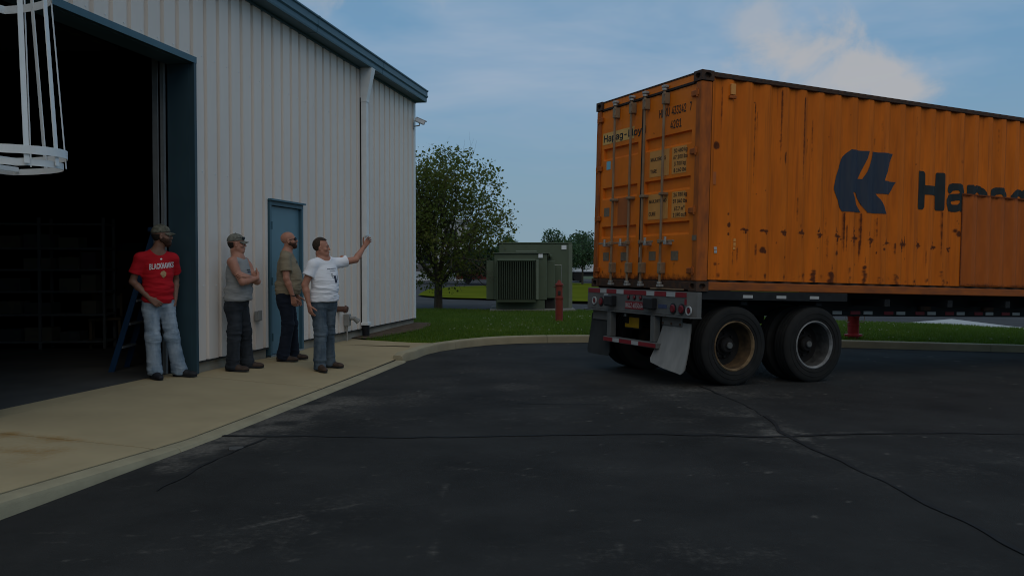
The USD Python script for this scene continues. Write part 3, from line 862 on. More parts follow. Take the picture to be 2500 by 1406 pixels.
for zz in (0.42, 1.22, 2.02):
    part(leaf_, 'hinge', MB().tube((0.057, -0.05, zz - 0.055), (0.057, -0.05, zz + 0.055), 0.011), 'teal_metal')
part(house, 'door_sill', MB().box(0.0, 1.13, -0.05, 0.14, 0.10, 0.160), 'galvanised')

# downspout
S_D = 3.66
ds = part(house, 'downspout', MB().box(S_D, S_D + 0.125, -0.150, -0.036, 0.36, 4.46, 0.006), 'white_paint')
mb = MB()
A = np.array([[S_D - 0.005, -0.036, 4.45], [S_D + 0.13, -0.036, 4.45], [S_D + 0.13, -0.155, 4.45], [S_D - 0.005, -0.155, 4.45], [S_D - 0.02, -0.05, 5.034], [S_D + 0.16, -0.05, 5.034], [S_D + 0.16, -0.27, 5.034], [S_D - 0.02, -0.27, 5.034]])
mb.add(trimesh.convex.convex_hull(A))
part(ds, 'outlet_funnel', mb, 'white_paint')
for zz in (4.44, 2.0):
    part(ds, 'strap', MB().box(S_D - 0.008 if zz > 4 else S_D - 0.05, S_D + 0.133 if zz > 4 else S_D + 0.175, -0.158, -0.036 if zz > 4 else -0.13, zz - 0.018, zz + 0.018), 'white_paint')
mb = MB()
mb.box(S_D - 0.02, S_D + 0.15, -0.175, -0.036, 0.345, 0.40, 0.006)
part(ds, 'boot', mb, 'white_paint')
part(ds, 'drain_pipe', MB().tube((S_D + 0.065, -0.10, 0.0), (S_D + 0.065, -0.10, 0.35), 0.068, n=16), 'black_plastic')
part(ds, 'sealant', MB().box(S_D - 0.012, S_D - 0.001, -0.05, -0.031, 0.36, 4.5), 'dark_gap')

# things fixed to the wall
t = thing('wall_faucet', 'grey conduit elbow box with a spout low on the white wall', 'wall outlet', W(2.86, 0.0), RB)
part(t, 'box', MB().box(-0.055, 0.055, -0.13, -0.031, 0.39, 0.60, 0.008), 'box_grey')
mb = MB()
mb.tube((0.0, -0.13, 0.53), (0.02, -0.20, 0.52), 0.034)
mb.tube((0.02, -0.195, 0.525), (0.06, -0.26, 0.465), 0.038, 0.05)
part(t, 'spout', mb, 'box_grey')
part(t, 'spout_mouth', MB().tube((0.06, -0.26, 0.465), (0.062, -0.263, 0.462), 0.042), 'black_plastic')
part(t, 'conduit', MB().tube((-0.01, -0.08, 0.06), (-0.01, -0.08, 0.40), 0.014), 'steel_worn')
t = thing('vent_pipe', 'round brown capped pipe end sticking out of the white wall', 'pipe', W(2.53, 0.0), RB)
part(t, 'pipe', MB().tube((0, 0.02, 0.70), (0, -0.17, 0.70), 0.05, n=16), 'brown_metal')
part(t, 'cap', MB().tube((0, -0.165, 0.70), (0, -0.21, 0.69), 0.068, 0.055, n=16), 'brown_metal')
t = thing('outlet_box', 'small grey weatherproof outlet box on the wall beside the blue door', 'outlet', W(-0.42, 0.0), RB)
part(t, 'box', MB().box(-0.045, 0.045, -0.085, -0.031, 0.68, 0.82, 0.008), 'box_grey')
part(t, 'cover', MB().box(-0.05, 0.05, -0.105, -0.086, 0.69, 0.83, 0.006), 'box_grey')
t = thing('security_camera', 'white security camera on an arm at the warehouse corner', 'camera', W(6.93, 0.0), RB)
part(t, 'wall_plate', MB().box(-0.035, 0.035, -0.05, -0.031, 4.42, 4.56, 0.005), 'galvanised')
mb = MB()
mb.tube((0, -0.04, 4.48), (0.01, -0.17, 4.495), 0.013)
mb.tube((0.01, -0.165, 4.49), (0.01, -0.165, 4.54), 0.011)
part(t, 'arm', mb, 'galvanised')
Rc = rotz(math.radians(-158)) @ rotx(math.radians(-22))
oc_ = (0.01, -0.165, 4.595)
part(t, 'housing', MB().box(-0.045, 0.045, -0.10, 0.12, -0.045, 0.045, 0.012).xf(Rc, oc_), 'plastic_white')
part(t, 'lens_hood', MB().box(-0.039, 0.039, 0.1205, 0.128, -0.036, 0.036).xf(Rc, oc_), 'black_plastic')
part(t, 'sun_shield', MB().box(-0.05, 0.05, -0.09, 0.155, 0.047, 0.054).xf(Rc, oc_), 'plastic_white')

# caged ladder left of the opening
t = thing('caged_ladder', 'white caged access ladder on the wall at the far left', 'ladder', W(-5.56, 0.0), RB)
for s in (-0.22, 0.22):
    part(t, 'rail', MB().box(s - 0.012, s + 0.012, -0.235, -0.17, 0.75, 6.4, 0.003), 'white_paint')
for k, zz in enumerate(np.arange(0.95, 6.3, 0.3)):
    part(t, 'rung', MB().tube((-0.21, -0.2, zz), (0.21, -0.2, zz), 0.013), 'white_paint')
for zz in (1.2, 2.8, 4.4):
    for s in (-0.22, 0.22):
        part(t, 'standoff', MB().box(s - 0.006, s + 0.006, -0.19, -0.03, zz, zz + 0.05), 'white_paint')


def hoop(zz, ex, hh, zr=0.0):
    """A flat bar bent from rail to rail; ex widens it."""
    a = np.linspace(-0.10, np.pi + 0.10, 40)
    x, y = (0.37 + ex) * np.cos(a), -0.24 - (0.66 + ex) * np.sin(a)
    x[0], x[-1] = 0.23, -0.23
    y[0] = y[-1] = -0.2
    mb = MB()
    v = []
    for r in (0.0, 0.008):
        for h in (0.0, hh):
            v.append(np.c_[x * (1 + r), y - r * np.sin(a), np.full(40, zz + h)])
    v = np.vstack(v)
    i = np.arange(39)
    f = []
    for p, q_ in ((0, 40), (120, 80), (80, 0), (40, 120)):
        f.append(np.c_[i + p, i + q_, i + 1 + q_, i + 1 + p])
    mb.add(v, np.vstack(f))
    return mb


for zz, ex in ((2.30, 0.10), (3.55, 0.0), (4.8, 0.0)):
    part(t, 'hoop', hoop(zz, ex, 0.065), 'white_paint')
part(t, 'hoop', hoop(2.215, 0.07, 0.05), 'white_paint')
for ang in (25, 62, 90, 118, 155):
    a = math.radians(ang)
    lo = (0.46 * math.cos(a), -0.24 - 0.75 * math.sin(a))
    hi = (0.365 * math.cos(a), -0.24 - 0.655 * math.sin(a))
    mb = MB()
    tg = np.array([-math.sin(a), -math.cos(a) * 1.2])
    tg /= np.linalg.norm(tg)
    nn = np.array([tg[1], -tg[0]])
    V = []
    for (p, zz) in ((lo, 2.23), (hi, 3.6), (hi, 6.0)):
        p = np.array(p)
        for q_ in (p - tg * 0.019, p + tg * 0.019, p + tg * 0.019 - nn * 0.008, p - tg * 0.019 - nn * 0.008):
            V.append([q_[0], q_[1], zz])
    F = []
    for k in (0, 4):
        for e in range(4):
            F.append([k + e, k + (e + 1) % 4, k + 4 + (e + 1) % 4, k + 4 + e])
    mb.add(V, F)
    part(t, 'cage_bar', mb, 'white_paint')
part(t, 'cross_brace', MB().box(-0.43, 0.43, -0.29, -0.27, 2.24, 2.28), 'white_paint')
part(t, 'cable', MB().tube((0.44, -0.40, 2.28), (0.36, -0.36, 6.0), 0.006), 'white_paint')

# ------------------------------------------------------------------ inside the loading door
def shelf_unit():
    t = thing('storage_shelf', 'grey metal storage shelf stacked with goods inside the dark doorway', 'shelf', (-8.35, 13.55, 0.142), rotz(math.radians(6)))
    for x in (0, 1.0, 2.0 - 0.04):
        for y in (0, 0.46):
            part(t, 'upright', MB().box(x, x + 0.04, y, y + 0.04, 0, 2.05), 'shelf_metal')
    for z in (0.10, 0.52, 0.88, 1.22, 1.55, 1.93):
        part(t, 'shelf', MB().box(0, 2.0, -0.002, 0.502, z, z + 0.03), 'shelf_metal')
    return t


shelf_unit()
R6, o6 = rotz(math.radians(6)), np.array([-8.35, 13.55, 0.142])
lab = ['lowest', 'second', 'third', 'fourth', 'fifth']
goods = [(0.55, 0.35, 0.20), (0.98, 0.40, 0.22), (1.45, 0.3, 0.17), (1.74, 0.22, 0.25)]
side_word = ['left end', 'left of the middle', 'right of the middle', 'right end']
for k, z in enumerate((0.13, 0.55, 0.91, 1.25, 1.58)):
    for g, (x, w, h) in enumerate(goods):
        if (k + g) % 4 == 3:
            continue
        h2 = h * (0.75 + 0.4 * random.random())
        mb = MB().box(x - w / 2, x + w / 2, 0.03, 0.40, 0, h2, 0.004)
        mb.xf(R6, o6 + [0, 0, z])
        top('carton', mb, random.choice(['cardboard', 'cardboard_dark']), f'brown carton on the {lab[k]} shelf inside the doorway, {side_word[g]}', 'carton', group='cartons on the storage shelf')
t = thing('wooden_chair', 'dark wooden chair standing in the gloom of the doorway', 'chair', (-6.55, 14.2, 0.142), rotz(math.radians(20)))
for sx in (-0.21, 0.21):
    part(t, 'leg', MB().box(sx - 0.02, sx + 0.02, -0.22, -0.18, 0, 0.43), 'wood_dark')
    part(t, 'leg', MB().box(sx - 0.02, sx + 0.02, 0.18, 0.22, 0, 0.86), 'wood_dark')
part(t, 'seat', MB().box(-0.24, 0.24, -0.24, 0.24, 0.43, 0.47, 0.01), 'wood_dark')
part(t, 'backrest', MB().box(-0.19, 0.19, 0.19, 0.21, 0.6, 0.82, 0.005), 'cardboard')
t = thing('machine_cabinet', 'dark machine cabinet at the back of the doorway', 'cabinet', (-7.4, 16.2, 0.142), rotz(math.radians(10)))
part(t, 'body', MB().box(-0.7, 0.7, -0.4, 0.4, 0.05, 1.7, 0.02), 'interior_dark')
part(t, 'door', MB().box(-0.6, 0.6, -0.425, -0.402, 0.2, 1.55, 0.005), 'rusty_dark')
part(t, 'plinth', MB().box(-0.68, 0.68, -0.38, 0.38, 0, 0.049), 'seal_black')
# blue stepladder behind the jamb
t = thing('step_ladder', 'blue folding stepladder just inside the loading door jamb', 'stepladder', (-4.62, 11.08, 0.142), rotz(math.radians(4)))
for s in (-1, 1):
    V = lambda x0, y0, x1, y1: MB().add(*(lambda m: (m.vertices, m.faces))(trimesh.convex.convex_hull(np.array([[x0 + a, y0 + b, 0] for a in (-.02, .05) for b in (-.012, .012)] + [[x1 + a, y1 + b, 1.72] for a in (-.02, .05) for b in (-.012, .012)]))))
    part(t, 'rail', V(-0.34, s * 0.26, 0.16, s * 0.17), 'ladder_blue')
    part(t, 'rear_rail', V(0.62, s * 0.24, 0.24, s * 0.17), 'ladder_blue')
for k in range(1, 6):
    f = k / 6
    part(t, 'step', MB().box(-0.34 + 0.5 * f - 0.02, -0.34 + 0.5 * f + 0.07, -0.255 + 0.09 * f, 0.255 - 0.09 * f, 1.72 * f, 1.72 * f + 0.025), 'galvanised')
part(t, 'top_cap', MB().box(0.10, 0.32, -0.2, 0.2, 1.72, 1.78, 0.015), 'ladder_blue')
# ------------------------------------------------------------------ shipping container (x forward along the truck, y across to the far side, z up)
RC = rotz(math.radians(24.8)) @ roty(math.radians(1.63))
OC = np.array([2.160, 10.33, 1.148])
LEN, WID, HGT = 12.192, 2.438, 2.591
box_ = thing('shipping_container', 'orange corrugated shipping container with rust stains and a blue arrow emblem', 'container', OC, RC)

PER, T0 = 0.2855, 0.709 - 0.2855 * 2


def corr(t):
    """Depth of the corrugated side at t: outer flats and inner flats joined by slopes."""
    u = ((np.asarray(t) - T0) / PER + 0.5) % 1.0
    return np.interp(u, [0, 0.13, 0.37, 0.63, 0.87, 1.0], [0.050, 0.050, 0.014, 0.014, 0.050, 0.050])


def side_panel():
    brk = []
    k = math.floor(-T0 / PER) - 2
    while T0 + PER * (k - 0.5) < LEN + 0.5:
        for u in (0.13, 0.37, 0.63, 0.87):
            brk.append(T0 + PER * (k - 0.5 + u))
        k += 1
    X = np.unique(np.round(np.r_[np.arange(0.17, 6.4, 0.016), np.arange(6.4, LEN - 0.17, 0.25), [b for b in brk if 0.17 < b < LEN - 0.17]], 4))
    Z = np.r_[np.arange(0.14, 2.535, 0.016), 2.535]
    XX, ZZ = np.meshgrid(X, Z, indexing='ij')
    v = np.c_[XX.ravel(), corr(XX).ravel(), ZZ.ravel()]
    i, j = np.meshgrid(np.arange(len(X) - 1), np.arange(len(Z) - 1), indexing='ij')
    q = (i * len(Z) + j).ravel()
    f = np.c_[q, q + len(Z), q + len(Z) + 1, q + 1]
    x, z = v[:, 0], v[:, 2]
    P3 = np.c_[x, np.zeros_like(x), z]
    nz = meshkit.fbm(P3 / 0.06, 4, 21)
    st = 0.10 + 0.10 * (meshkit.fbm(P3 * [1 / 0.25, 1, 1 / 0.9], 4, 22) - 0.5)

    def spot(cx, cz, rx, rz, a):
        nonlocal st
        st = np.maximum(st, 1.55 * a * np.exp(-((x - cx) / rx) ** 2 - ((z - cz) / rz) ** 2) * (0.6 + 0.8 * nz))

    def run(cx, z0, z1, w, a):
        """A thin stain running down from z1 to z0."""
        nonlocal st
        m = np.clip((z1 + 0.01 - z) / 0.03, 0, 1) * np.clip((z - z0) / max(0.6 * (z1 - z0), 0.05), 0, 1)
        st = np.maximum(st, 1.35 * a * m * np.exp(-((x - cx) / w) ** 2) * (0.55 + 0.9 * nz))

    rs = np.random.default_rng(5)
    big = [0.35, 0.5, 0.55, 0.7, 0.75, 0.85, 1.0, 0.9, 0.7, 0.95, 0.75, 0.7, 0.35]
    for n_, cx in enumerate([0.709, 1.023, 1.313, 1.599, 1.904, 2.201, 2.498, 2.783, 3.073, 3.361, 3.649, 3.941, 4.23]):
        cz = 0.752 - 0.020 * max(0, n_ - 3) * 0.45 - (0.02 if n_ > 7 else 0)
        b_ = big[n_]
        # a rubbed dent: a ragged bar across the flute, a spike above it and clots below
        spot(cx + 0.01, cz, 0.055 + 0.02 * b_, 0.011 + 0.008 * b_, 0.75 + 0.25 * b_)
        for _ in range(int(3 + 7 * b_)):
            spot(cx + rs.normal(0.0, 0.030), cz + rs.normal(0.0, 0.020 + 0.014 * b_), rs.uniform(0.010, 0.028), rs.uniform(0.007, 0.020), rs.uniform(0.5, 0.95))
        run(cx + rs.uniform(-0.04, 0.0), cz, cz + 0.05 + 0.13 * b_ * rs.uniform(0.4, 1), 0.013, 0.75 * b_)
        spot(cx, cz - 0.01, 0.10, 0.07, 0.34 * b_)
        if b_ > 0.8:
            spot(cx + rs.normal(0, 0.01), cz - 0.045, 0.032, 0.030, 0.85)
            spot(cx, cz - 0.095, 0.035, 0.016, 0.62)
            run(cx + 0.01, cz - 0.28 * rs.random() - 0.10, cz, 0.020, 0.50)
    for cx, cz, a in ((1.814, 0.262, 0.75), (2.111, 0.239, 0.9), (2.41, 0.307, 0.5), (2.678, 0.334, 0.85), (3.248, 0.245, 0.55), (4.117, 0.308, 0.6), (1.5, 0.20, 0.3), (2.95, 0.20, 0.42), (3.6, 0.19, 0.40)):
        # rust creeping up the flutes from the bottom weld
        for q in np.linspace(0.15, cz, 6):
            spot(cx + rs.normal(0, 0.012), q, rs.uniform(0.030, 0.050), rs.uniform(0.022, 0.045), a * rs.uniform(0.5, 0.85))
        spot(cx + rs.normal(0, 0.01), cz + 0.02, 0.040, 0.022, a * 0.8)
        run(cx + 0.005, cz, cz + 0.15 * rs.uniform(0.4, 1.2), 0.013, 0.6 * a)
    # grey dirty washes under the emblem
    for cx, z0, z1, a in ((2.02, 0.30, 0.98, 0.34), (2.32, 0.30, 1.06, 0.42), (2.60, 0.25, 1.06, 0.40), (2.87, 0.30, 1.06, 0.33), (3.15, 0.2, 0.7, 0.28), (4.08, 0.2, 1.3, 0.36)):
        run(cx, z0, z1, 0.030, a)
    for cx, cz, r_, a in ((0.27, 1.735, 0.030, 1.1), (0.47, 0.80, 0.022, 0.8), (0.45, 0.93, 0.014, 0.6), (0.46, 0.69, 0.016, 0.6), (0.98, 0.52, 0.03, 0.8), (1.02, 0.50, 0.018, 0.8), (1.35, 0.44, 0.015, 0.55), (0.3, 0.33, 0.02, 0.5), (1.22, 1.86, 0.012, 0.6), (0.83, 2.30, 0.01, 0.5), (4.45, 1.86, 0.03, 0.42), (2.2, 0.52, 0.03, 0.5), (3.02, 0.60, 0.02, 0.5), (4.42, 0.86, 0.035, 0.7), (4.36, 0.9, 0.03, 0.5)):
        spot(cx, cz, r_ * 1.5, r_ * 1.35, a * 1.15)
    for cx, z0, z1, a in ((1.23, 1.2, 2.50, 0.55), (0.84, 0.6, 2.3, 0.48), (0.87, 1.7, 2.2, 0.42), (1.59, 0.85, 2.45, 0.60), (1.52, 0.7, 1.2, 0.45), (1.3, 1.45, 1.75, 0.6), (1.67, 1.55, 1.95, 0.42), (0.33, 1.6, 2.45, 0.42), (2.05, 0.25, 0.75, 0.5), (2.33, 0.3, 1.06, 0.6), (2.36, 0.3, 0.9, 0.5), (2.62, 0.3, 1.06, 0.62), (2.6, 0.35, 0.7, 0.7), (2.90, 0.36, 1.06, 0.5), (3.22, 0.4, 0.7, 0.6), (3.42, 0.45, 0.8, 0.5), (4.09, 0.3, 1.15, 0.58), (3.8, 0.3, 0.62, 0.5), (0.62, 0.28, 0.55, 0.5), (0.56, 0.2, 0.5, 0.45), (0.9, 0.3, 0.6, 0.55), (2.82, 1.85, 2.05, 0.5), (2.93, 1.6, 2.3, 0.36), (3.55, 1.7, 2.4, 0.36), (3.9, 1.5, 2.3, 0.34), (1.75, 1.2, 2.2, 0.38), (1.9, 0.8, 1.6, 0.36), (5.2, 1.6, 2.4, 0.36), (4.75, 1.6, 2.3, 0.33)):
        run(cx, z0, z1, 0.014, a * 1.12)
    for n_ in range(70):     # grime under the bottom of the flutes
        cx = rs.uniform(0.2, 6.3)
        run(cx, 0.14, 0.16 + 0.10 * rs.random(), 0.03, 0.55 * rs.random())
    for n_ in range(45):
        spot(rs.uniform(0.2, 6.2), rs.uniform(0.2, 2.4), rs.uniform(0.004, 0.014), rs.uniform(0.004, 0.016), rs.uniform(0.45, 0.9))
    st = st + 0.13 * np.clip((0.50 - z) / 0.36, 0, 1) * (0.4 + nz)
    st = np.maximum(st, 0.6 * np.clip(1 - (2.535 - z) / 0.035, 0, 1) * (0.5 + nz))
    st += 0.12 * np.clip((z - 2.0) / 0.5, 0, 1) * meshkit.fbm(P3 / [0.4, 1, 0.15], 3, 27)
    return v, f, st


v, f, st = side_panel()
side = part(box_, 'side_panel', (v, f), 'box_orange', attr={'stain': st})
v2 = np.array([[0.17, 2.40, 0.14], [12.02, 2.40, 0.14], [12.02, 2.40, 2.53], [0.17, 2.40, 2.53]])
part(box_, 'side_panel', MB().box(0.17, 12.02, 2.38, 2.41, 0.14, 2.535), 'box_orange')
part(box_, 'front_panel', MB().box(12.05, 12.10, 0.1, 2.34, 0.14, 2.5), 'box_orange')
mb = MB()
mb.box(0.10, LEN - 0.1, 0.055, 2.38, 2.545, 2.575)
for x in np.arange(0.4, 12, 0.21):
    mb.box(x, x + 0.10, 0.10, 2.33, 2.575, 2.583)
part(box_, 'roof', mb, 'rusty_dark')
part(box_, 'floor', MB().box(0.1, LEN - 0.1, 0.12, 2.32, 0.05, 0.13), 'rusty_dark')
for y0, y1 in ((0.004, 0.064), (WID - 0.064, WID - 0.004)):
    part(box_, 'top_rail', MB().box(0.178, LEN - 0.178, y0, y1, 2.530, 2.588, 0.006), 'rusty_dark')
    part(box_, 'bottom_rail', MB().box(0.178, LEN - 0.178, min(y0, y1) + (0.014 if y0 < 1 else 0), max(y0, y1) - (0 if y0 < 1 else 0.014), 0.012, 0.112, 0.008), 'rail_orange')
    part(box_, 'rail_gap', MB().box(0.178, LEN - 0.178, 0.058 if y0 < 1 else WID - 0.09, 0.09 if y0 < 1 else WID - 0.058, 0.110, 0.150), 'rusty_dark')
for x0, x1 in ((0.006, 0.168), (LEN - 0.168, LEN - 0.006)):
    for y0, y1 in ((0.008, 0.120), (WID - 0.120, WID - 0.008)):
        part(box_, 'corner_post', MB().box(x0, x1, y0, y1, 0.118, HGT - 0.118, 0.012), 'post_orange')


def casting(x, y, z, sx, sy, sz):
    """A corner casting with its three oval holes."""
    c = m3.Manifold.cube((0.178, 0.162, 0.118))
    holes = []
    for (d, u, w, cu, cw) in ((0, 1, 2, 0.081, 0.059), (1, 0, 2, 0.089, 0.059), (2, 0, 1, 0.089, 0.081)):
        cs = m3.CrossSection.circle(0.031, 20).translate((-0.016, 0)) + m3.CrossSection.circle(0.031, 20).translate((0.016, 0))
        cs = cs.hull()
        h = m3.Manifold.extrude(cs, 0.05)
        if d == 0:
            h = h.rotate((90, 0, 90)).translate((-0.01, 0.081, 0.059))
        elif d == 1:
            h = h.rotate((90, 0, 0)).translate((0.089, 0.04, 0.059))
        else:
            h = h.translate((0.089, 0.081, 0.085))
        holes.append(h)
    for h in holes:
        c = c - h
    m = c.to_mesh()
    p = m.vert_properties[:, :3] * [sx, sy, sz]
    fc = m.tri_verts if sx * sy * sz > 0 else m.tri_verts[:, ::-1]
    return p + [x, y, z], fc


for x, sx in ((-0.004, 1), (LEN + 0.004, -1)):
    for y, sy in ((-0.004, 1), (WID + 0.004, -1)):
        part(box_, 'corner_casting', casting(x, y, 0.118, sx, sy, -1), 'rusty_dark')
        part(box_, 'corner_casting', casting(x, y, HGT - 0.114, sx, sy, 1), 'rusty_dark')
part(box_, 'door_header', MB().box(0.02, 0.10, 0.17, WID - 0.17, 2.478, 2.588, 0.006), 'door_orange', attr=None)
part(box_, 'header_edge', MB().box(0.012, 0.10, 0.17, WID - 0.17, 2.570, 2.592, 0.004), 'rusty_dark')
part(box_, 'door_sill', MB().box(0.012, 0.10, 0.15, WID - 0.15, 0.012, 0.112, 0.006), 'rusty_dark')
part(box_, 'sill_plate', MB().box(-0.012, 0.012, 0.25, 0.95, 0.004, 0.020, 0.002), 'rod_grey')


def door_leaf(y0, y1, name):
    """A door leaf with three shallow recesses and an outer frame; stains come with it."""
    prof = [(0.125, 0.030)]
    for zt in (0.84, 1.38, 1.925):
        prof += [(zt - 0.165, 0.030), (zt - 0.135, 0.066), (zt - 0.012, 0.066), (zt, 0.030)]
    prof += [(2.455, 0.030)]
    z = np.array([p[0] for p in prof])
    d = np.array([p[1] for p in prof])
    Z = np.unique(np.round(np.r_[np.arange(0.125, 2.456, 0.02), z], 4))
    Y = np.unique(np.round(np.r_[np.arange(y0, y1, 0.02), y1, y0 + 0.075, y0 + 0.085, y1 - 0.075, y1 - 0.085], 4))
    YY, ZZ = np.meshgrid(Y, Z, indexing='ij')
    D = np.interp(ZZ, z, d)
    fr = np.clip((np.minimum(YY - y0, y1 - YY) - 0.075) / 0.01, 0, 1)
    D = 0.030 + (D - 0.030) * fr
    v = np.c_[D.ravel(), YY.ravel(), ZZ.ravel()]
    i, j = np.meshgrid(np.arange(len(Y) - 1), np.arange(len(Z) - 1), indexing='ij')
    q = (i * len(Z) + j).ravel()
    f = np.c_[q, q + 1, q + len(Z) + 1, q + len(Z)]
    P3 = np.c_[0 * D.ravel(), YY.ravel(), ZZ.ravel()]
    nz = meshkit.fbm(P3 / 0.05, 4, 3)
    st = 0.12 + 0.75 * np.clip(1 - (ZZ.ravel() - 0.125) / 0.11, 0, 1) * (0.35 + nz) + 0.45 * np.clip(1 - (2.455 - ZZ.ravel()) / 0.05, 0, 1) * (0.4 + nz)
    for cy, cz, ry, rz, a in ((2.2, 0.20, 0.03, 0.05, 0.7), (1.72, 0.21, 0.03, 0.07, 0.7), (1.66, 0.82, 0.03, 0.02, 0.9), (1.02, 1.985, 0.012, 0.012, 0.9), (0.52, 0.25, 0.015, 0.10, 0.6), (0.62, 1.29, 0.03, 0.02, 0.5), (1.7, 0.36, 0.04, 0.03, 0.7), (0.5, 0.33, 0.04, 0.03, 0.6)):
        st = np.maximum(st, a * np.exp(-((YY.ravel() - cy) / ry) ** 2 - ((ZZ.ravel() - cz) / rz) ** 2) * (0.6 + 0.8 * nz))
    mb = MB().add(v, f)
    n0 = mb.n
    mb.box(0.072, 0.10, y0 + 0.002, y1 - 0.002, 0.127, 2.453)
    mb.box(0.0305, 0.072, y0, y0 + 0.004, 0.127, 2.453)
    mb.box(0.0305, 0.072, y1 - 0.004, y1, 0.127, 2.453)
    st = np.r_[st, np.full(mb.n - n0, 0.1)]
    return part(box_, 'door', mb, 'door_orange', attr={'stain': st})


CEN = 1.285
look('barrel_rust', (0.018, 0.012, 0.008), 0.85, 0.0, 7, col2=(0.10, 0.058, 0.027))
look('barrel_grey', (0.016, 0.015, 0.014), 0.85, 0.0, 7, col2=(0.075, 0.070, 0.064))
look('hub_grey', (0.10, 0.098, 0.092), 0.7, 0.2, 20)
dl = door_leaf(CEN + 0.012, 2.335, 'left')
dr = door_leaf(0.135, CEN - 0.012, 'right')
for d_, y0, y1 in ((dl, CEN + 0.004, 2.345), (dr, 0.125, CEN - 0.004)):
    mb = MB()
    mb.box(0.034, 0.05, y0, y1, 2.452, 2.482, 0.004)
    mb.box(0.034, 0.05, y0, y1, 0.105, 0.127, 0.004)
    part(d_, 'seal', mb, 'seal_black')
mb = MB().box(0.026, 0.045, CEN - 0.010, CEN + 0.010, 0.12, 2.45)
part(dr, 'seal', mb, 'seal_black')
part(box_, 'header_seal', MB().box(0.016, 0.03, 0.175, WID - 0.14, 2.462, 2.492, 0.004), 'seal_black')


def rod(dpar, y, lever):
    mb = MB().tube((-0.028, y, 0.05), (-0.028, y, 2.53), 0.0165, n=14)
    r_ = part(dpar, 'locking_bar', mb, 'rod_grey')
    for z0 in (0.20, 2.30):
        mb = MB().box(-0.052, 0.028, y - 0.046, y + 0.030, z0, z0 + 0.14, 0.008)
        for zz in (z0 + 0.03, z0 + 0.12):
            mb.tube((-0.064, y - 0.042, zz), (-0.058, y - 0.042, zz), 0.011, n=8)
        part(r_, 'guide', mb, 'rod_grey')
    for z0 in (1.19,):
        part(r_, 'guide', MB().box(-0.058, 0.028, y - 0.062, y + 0.036, z0 - 0.018, z0 + 0.018, 0.006), 'rod_grey')
    for z0, s in ((2.485, 1), (0.085, -1)):
        mb = MB()
        mb.lathe([(0.0, -0.012), (0.031, -0.012), (0.031, 0.012), (0.0, 0.012)], (-0.028, y, z0), n=14)
        mb.box(-0.055, 0.014, y - 0.036, y + 0.036, z0 + s * 0.02, z0 + s * 0.052, 0.006)
        part(r_, 'cam', mb, 'steel_worn')
    mb = MB()
    mb.box(-0.060, -0.045, y - 0.01, y + lever, 0.588, 0.612, 0.004)
    mb.box(-0.062, -0.01, y - 0.03, y + 0.03, 0.575, 0.625, 0.006)
    part(r_, 'handle', mb, 'rod_grey')
    mb = MB()
    c = y + lever * 0.45
    mb.box(-0.075, 0.03, c - 0.026, c + 0.026, 0.555, 0.60, 0.006)
    mb.tube((-0.06, c, 0.60), (-0.06, c, 0.655), 0.016, n=8)
    part(r_, 'hasp', mb, 'steel_worn')


rod(dl, 1.885, 0.30)
rod(dl, 1.475, 0.30)
rod(dr, 1.155, -0.30)
rod(dr, 0.718, -0.32)
for yy, s in ((2.335, 1), (0.135, -1)):
    for z0 in (0.24, 0.955, 1.655, 2.34):
        mb = MB()
        mb.box(-0.006, 0.03, yy - s * 0.07, yy + s * 0.075, z0 - 0.034, z0 + 0.034, 0.008)
        mb.tube((0.004, yy + s * 0.045, z0 - 0.05), (0.004, yy + s * 0.045, z0 + 0.05), 0.017, n=10)
        part(dl if s > 0 else dr, 'hinge', mb, 'post_orange')


def rear_text(txt, y, z, h, par, m='text_dark', wide=1.0, bold=False, x=0.0285, fit=None):
    t = meshkit.text_mesh(txt, h, 0.0015, bold=bold)
    v = np.asarray(t.vertices)
    if fit:
        wide = fit / v[:, 0].max()
    part(par, 'lettering', (np.c_[x - v[:, 2], y - v[:, 0] * wide, z + v[:, 1]], np.asarray(t.faces)), m)


def rear_rect(y0, y1, z0, z1, par, name, m, x=0.0285, th=0.0015):
    part(par, name, MB().box(x - th, x, y0, y1, z0, z1), m)


rear_rect(2.285, 1.478, 1.985, 2.145, dl, 'label', 'label_yellow')
rear_text('Hapag-Lloyd', 2.27, 2.022, 0.092, dl, 'logo_black', 1.34, True, x=0.0265)
rear_text('HLXU', 0.915, 2.160, 0.098, dr, fit=0.235, bold=True)
rear_text('433242', 0.640, 2.160, 0.098, dr, fit=0.300, bold=True)
rear_text('7', 0.268, 2.160, 0.098, dr, fit=0.040, bold=True)
rear_text('42G1', 0.66, 1.990, 0.098, dr, fit=0.235, bold=True)
for (y0, y1, z0, z1) in ((1.09, 0.66, 1.425, 1.755), (0.60, 0.30, 1.425, 1.755), (1.10, 0.66, 0.885, 1.205), (0.58, 0.30, 0.885, 1.205)):
    rear_rect(y0, y1, z0, z1, dr, 'label', 'label_tan')
for txt, y, z, h in (('MAX.GROSS', 1.07, 1.625, 0.045), ('TARE', 1.07, 1.475, 0.045), ('30 480 kg', 0.565, 1.685, 0.045), ('67 200 lbs', 0.575, 1.605, 0.045), ('3 700 kg', 0.555, 1.525, 0.045), ('8 160 lbs', 0.56, 1.445, 0.045),
                     ('MAX.PAYLOAD', 1.08, 1.095, 0.042), ('CUBE', 1.08, 0.935, 0.045), ('26 780 kg', 0.55, 1.145, 0.045), ('59 040 lbs', 0.56, 1.065, 0.045), ('67.7 m³', 0.53, 0.975, 0.045), ('2 390 cu.ft', 0.55, 0.90, 0.042)):
    rear_text(txt, y, z, h, dr, wide=0.92, bold=True, x=0.0265)
rear_rect(2.165, 2.06, 1.63, 1.745, dl, 'sticker', 'sticker_cyan')
rear_rect(1.84, 1.52, 0.845, 1.215, dl, 'patch', 'patch_brown')
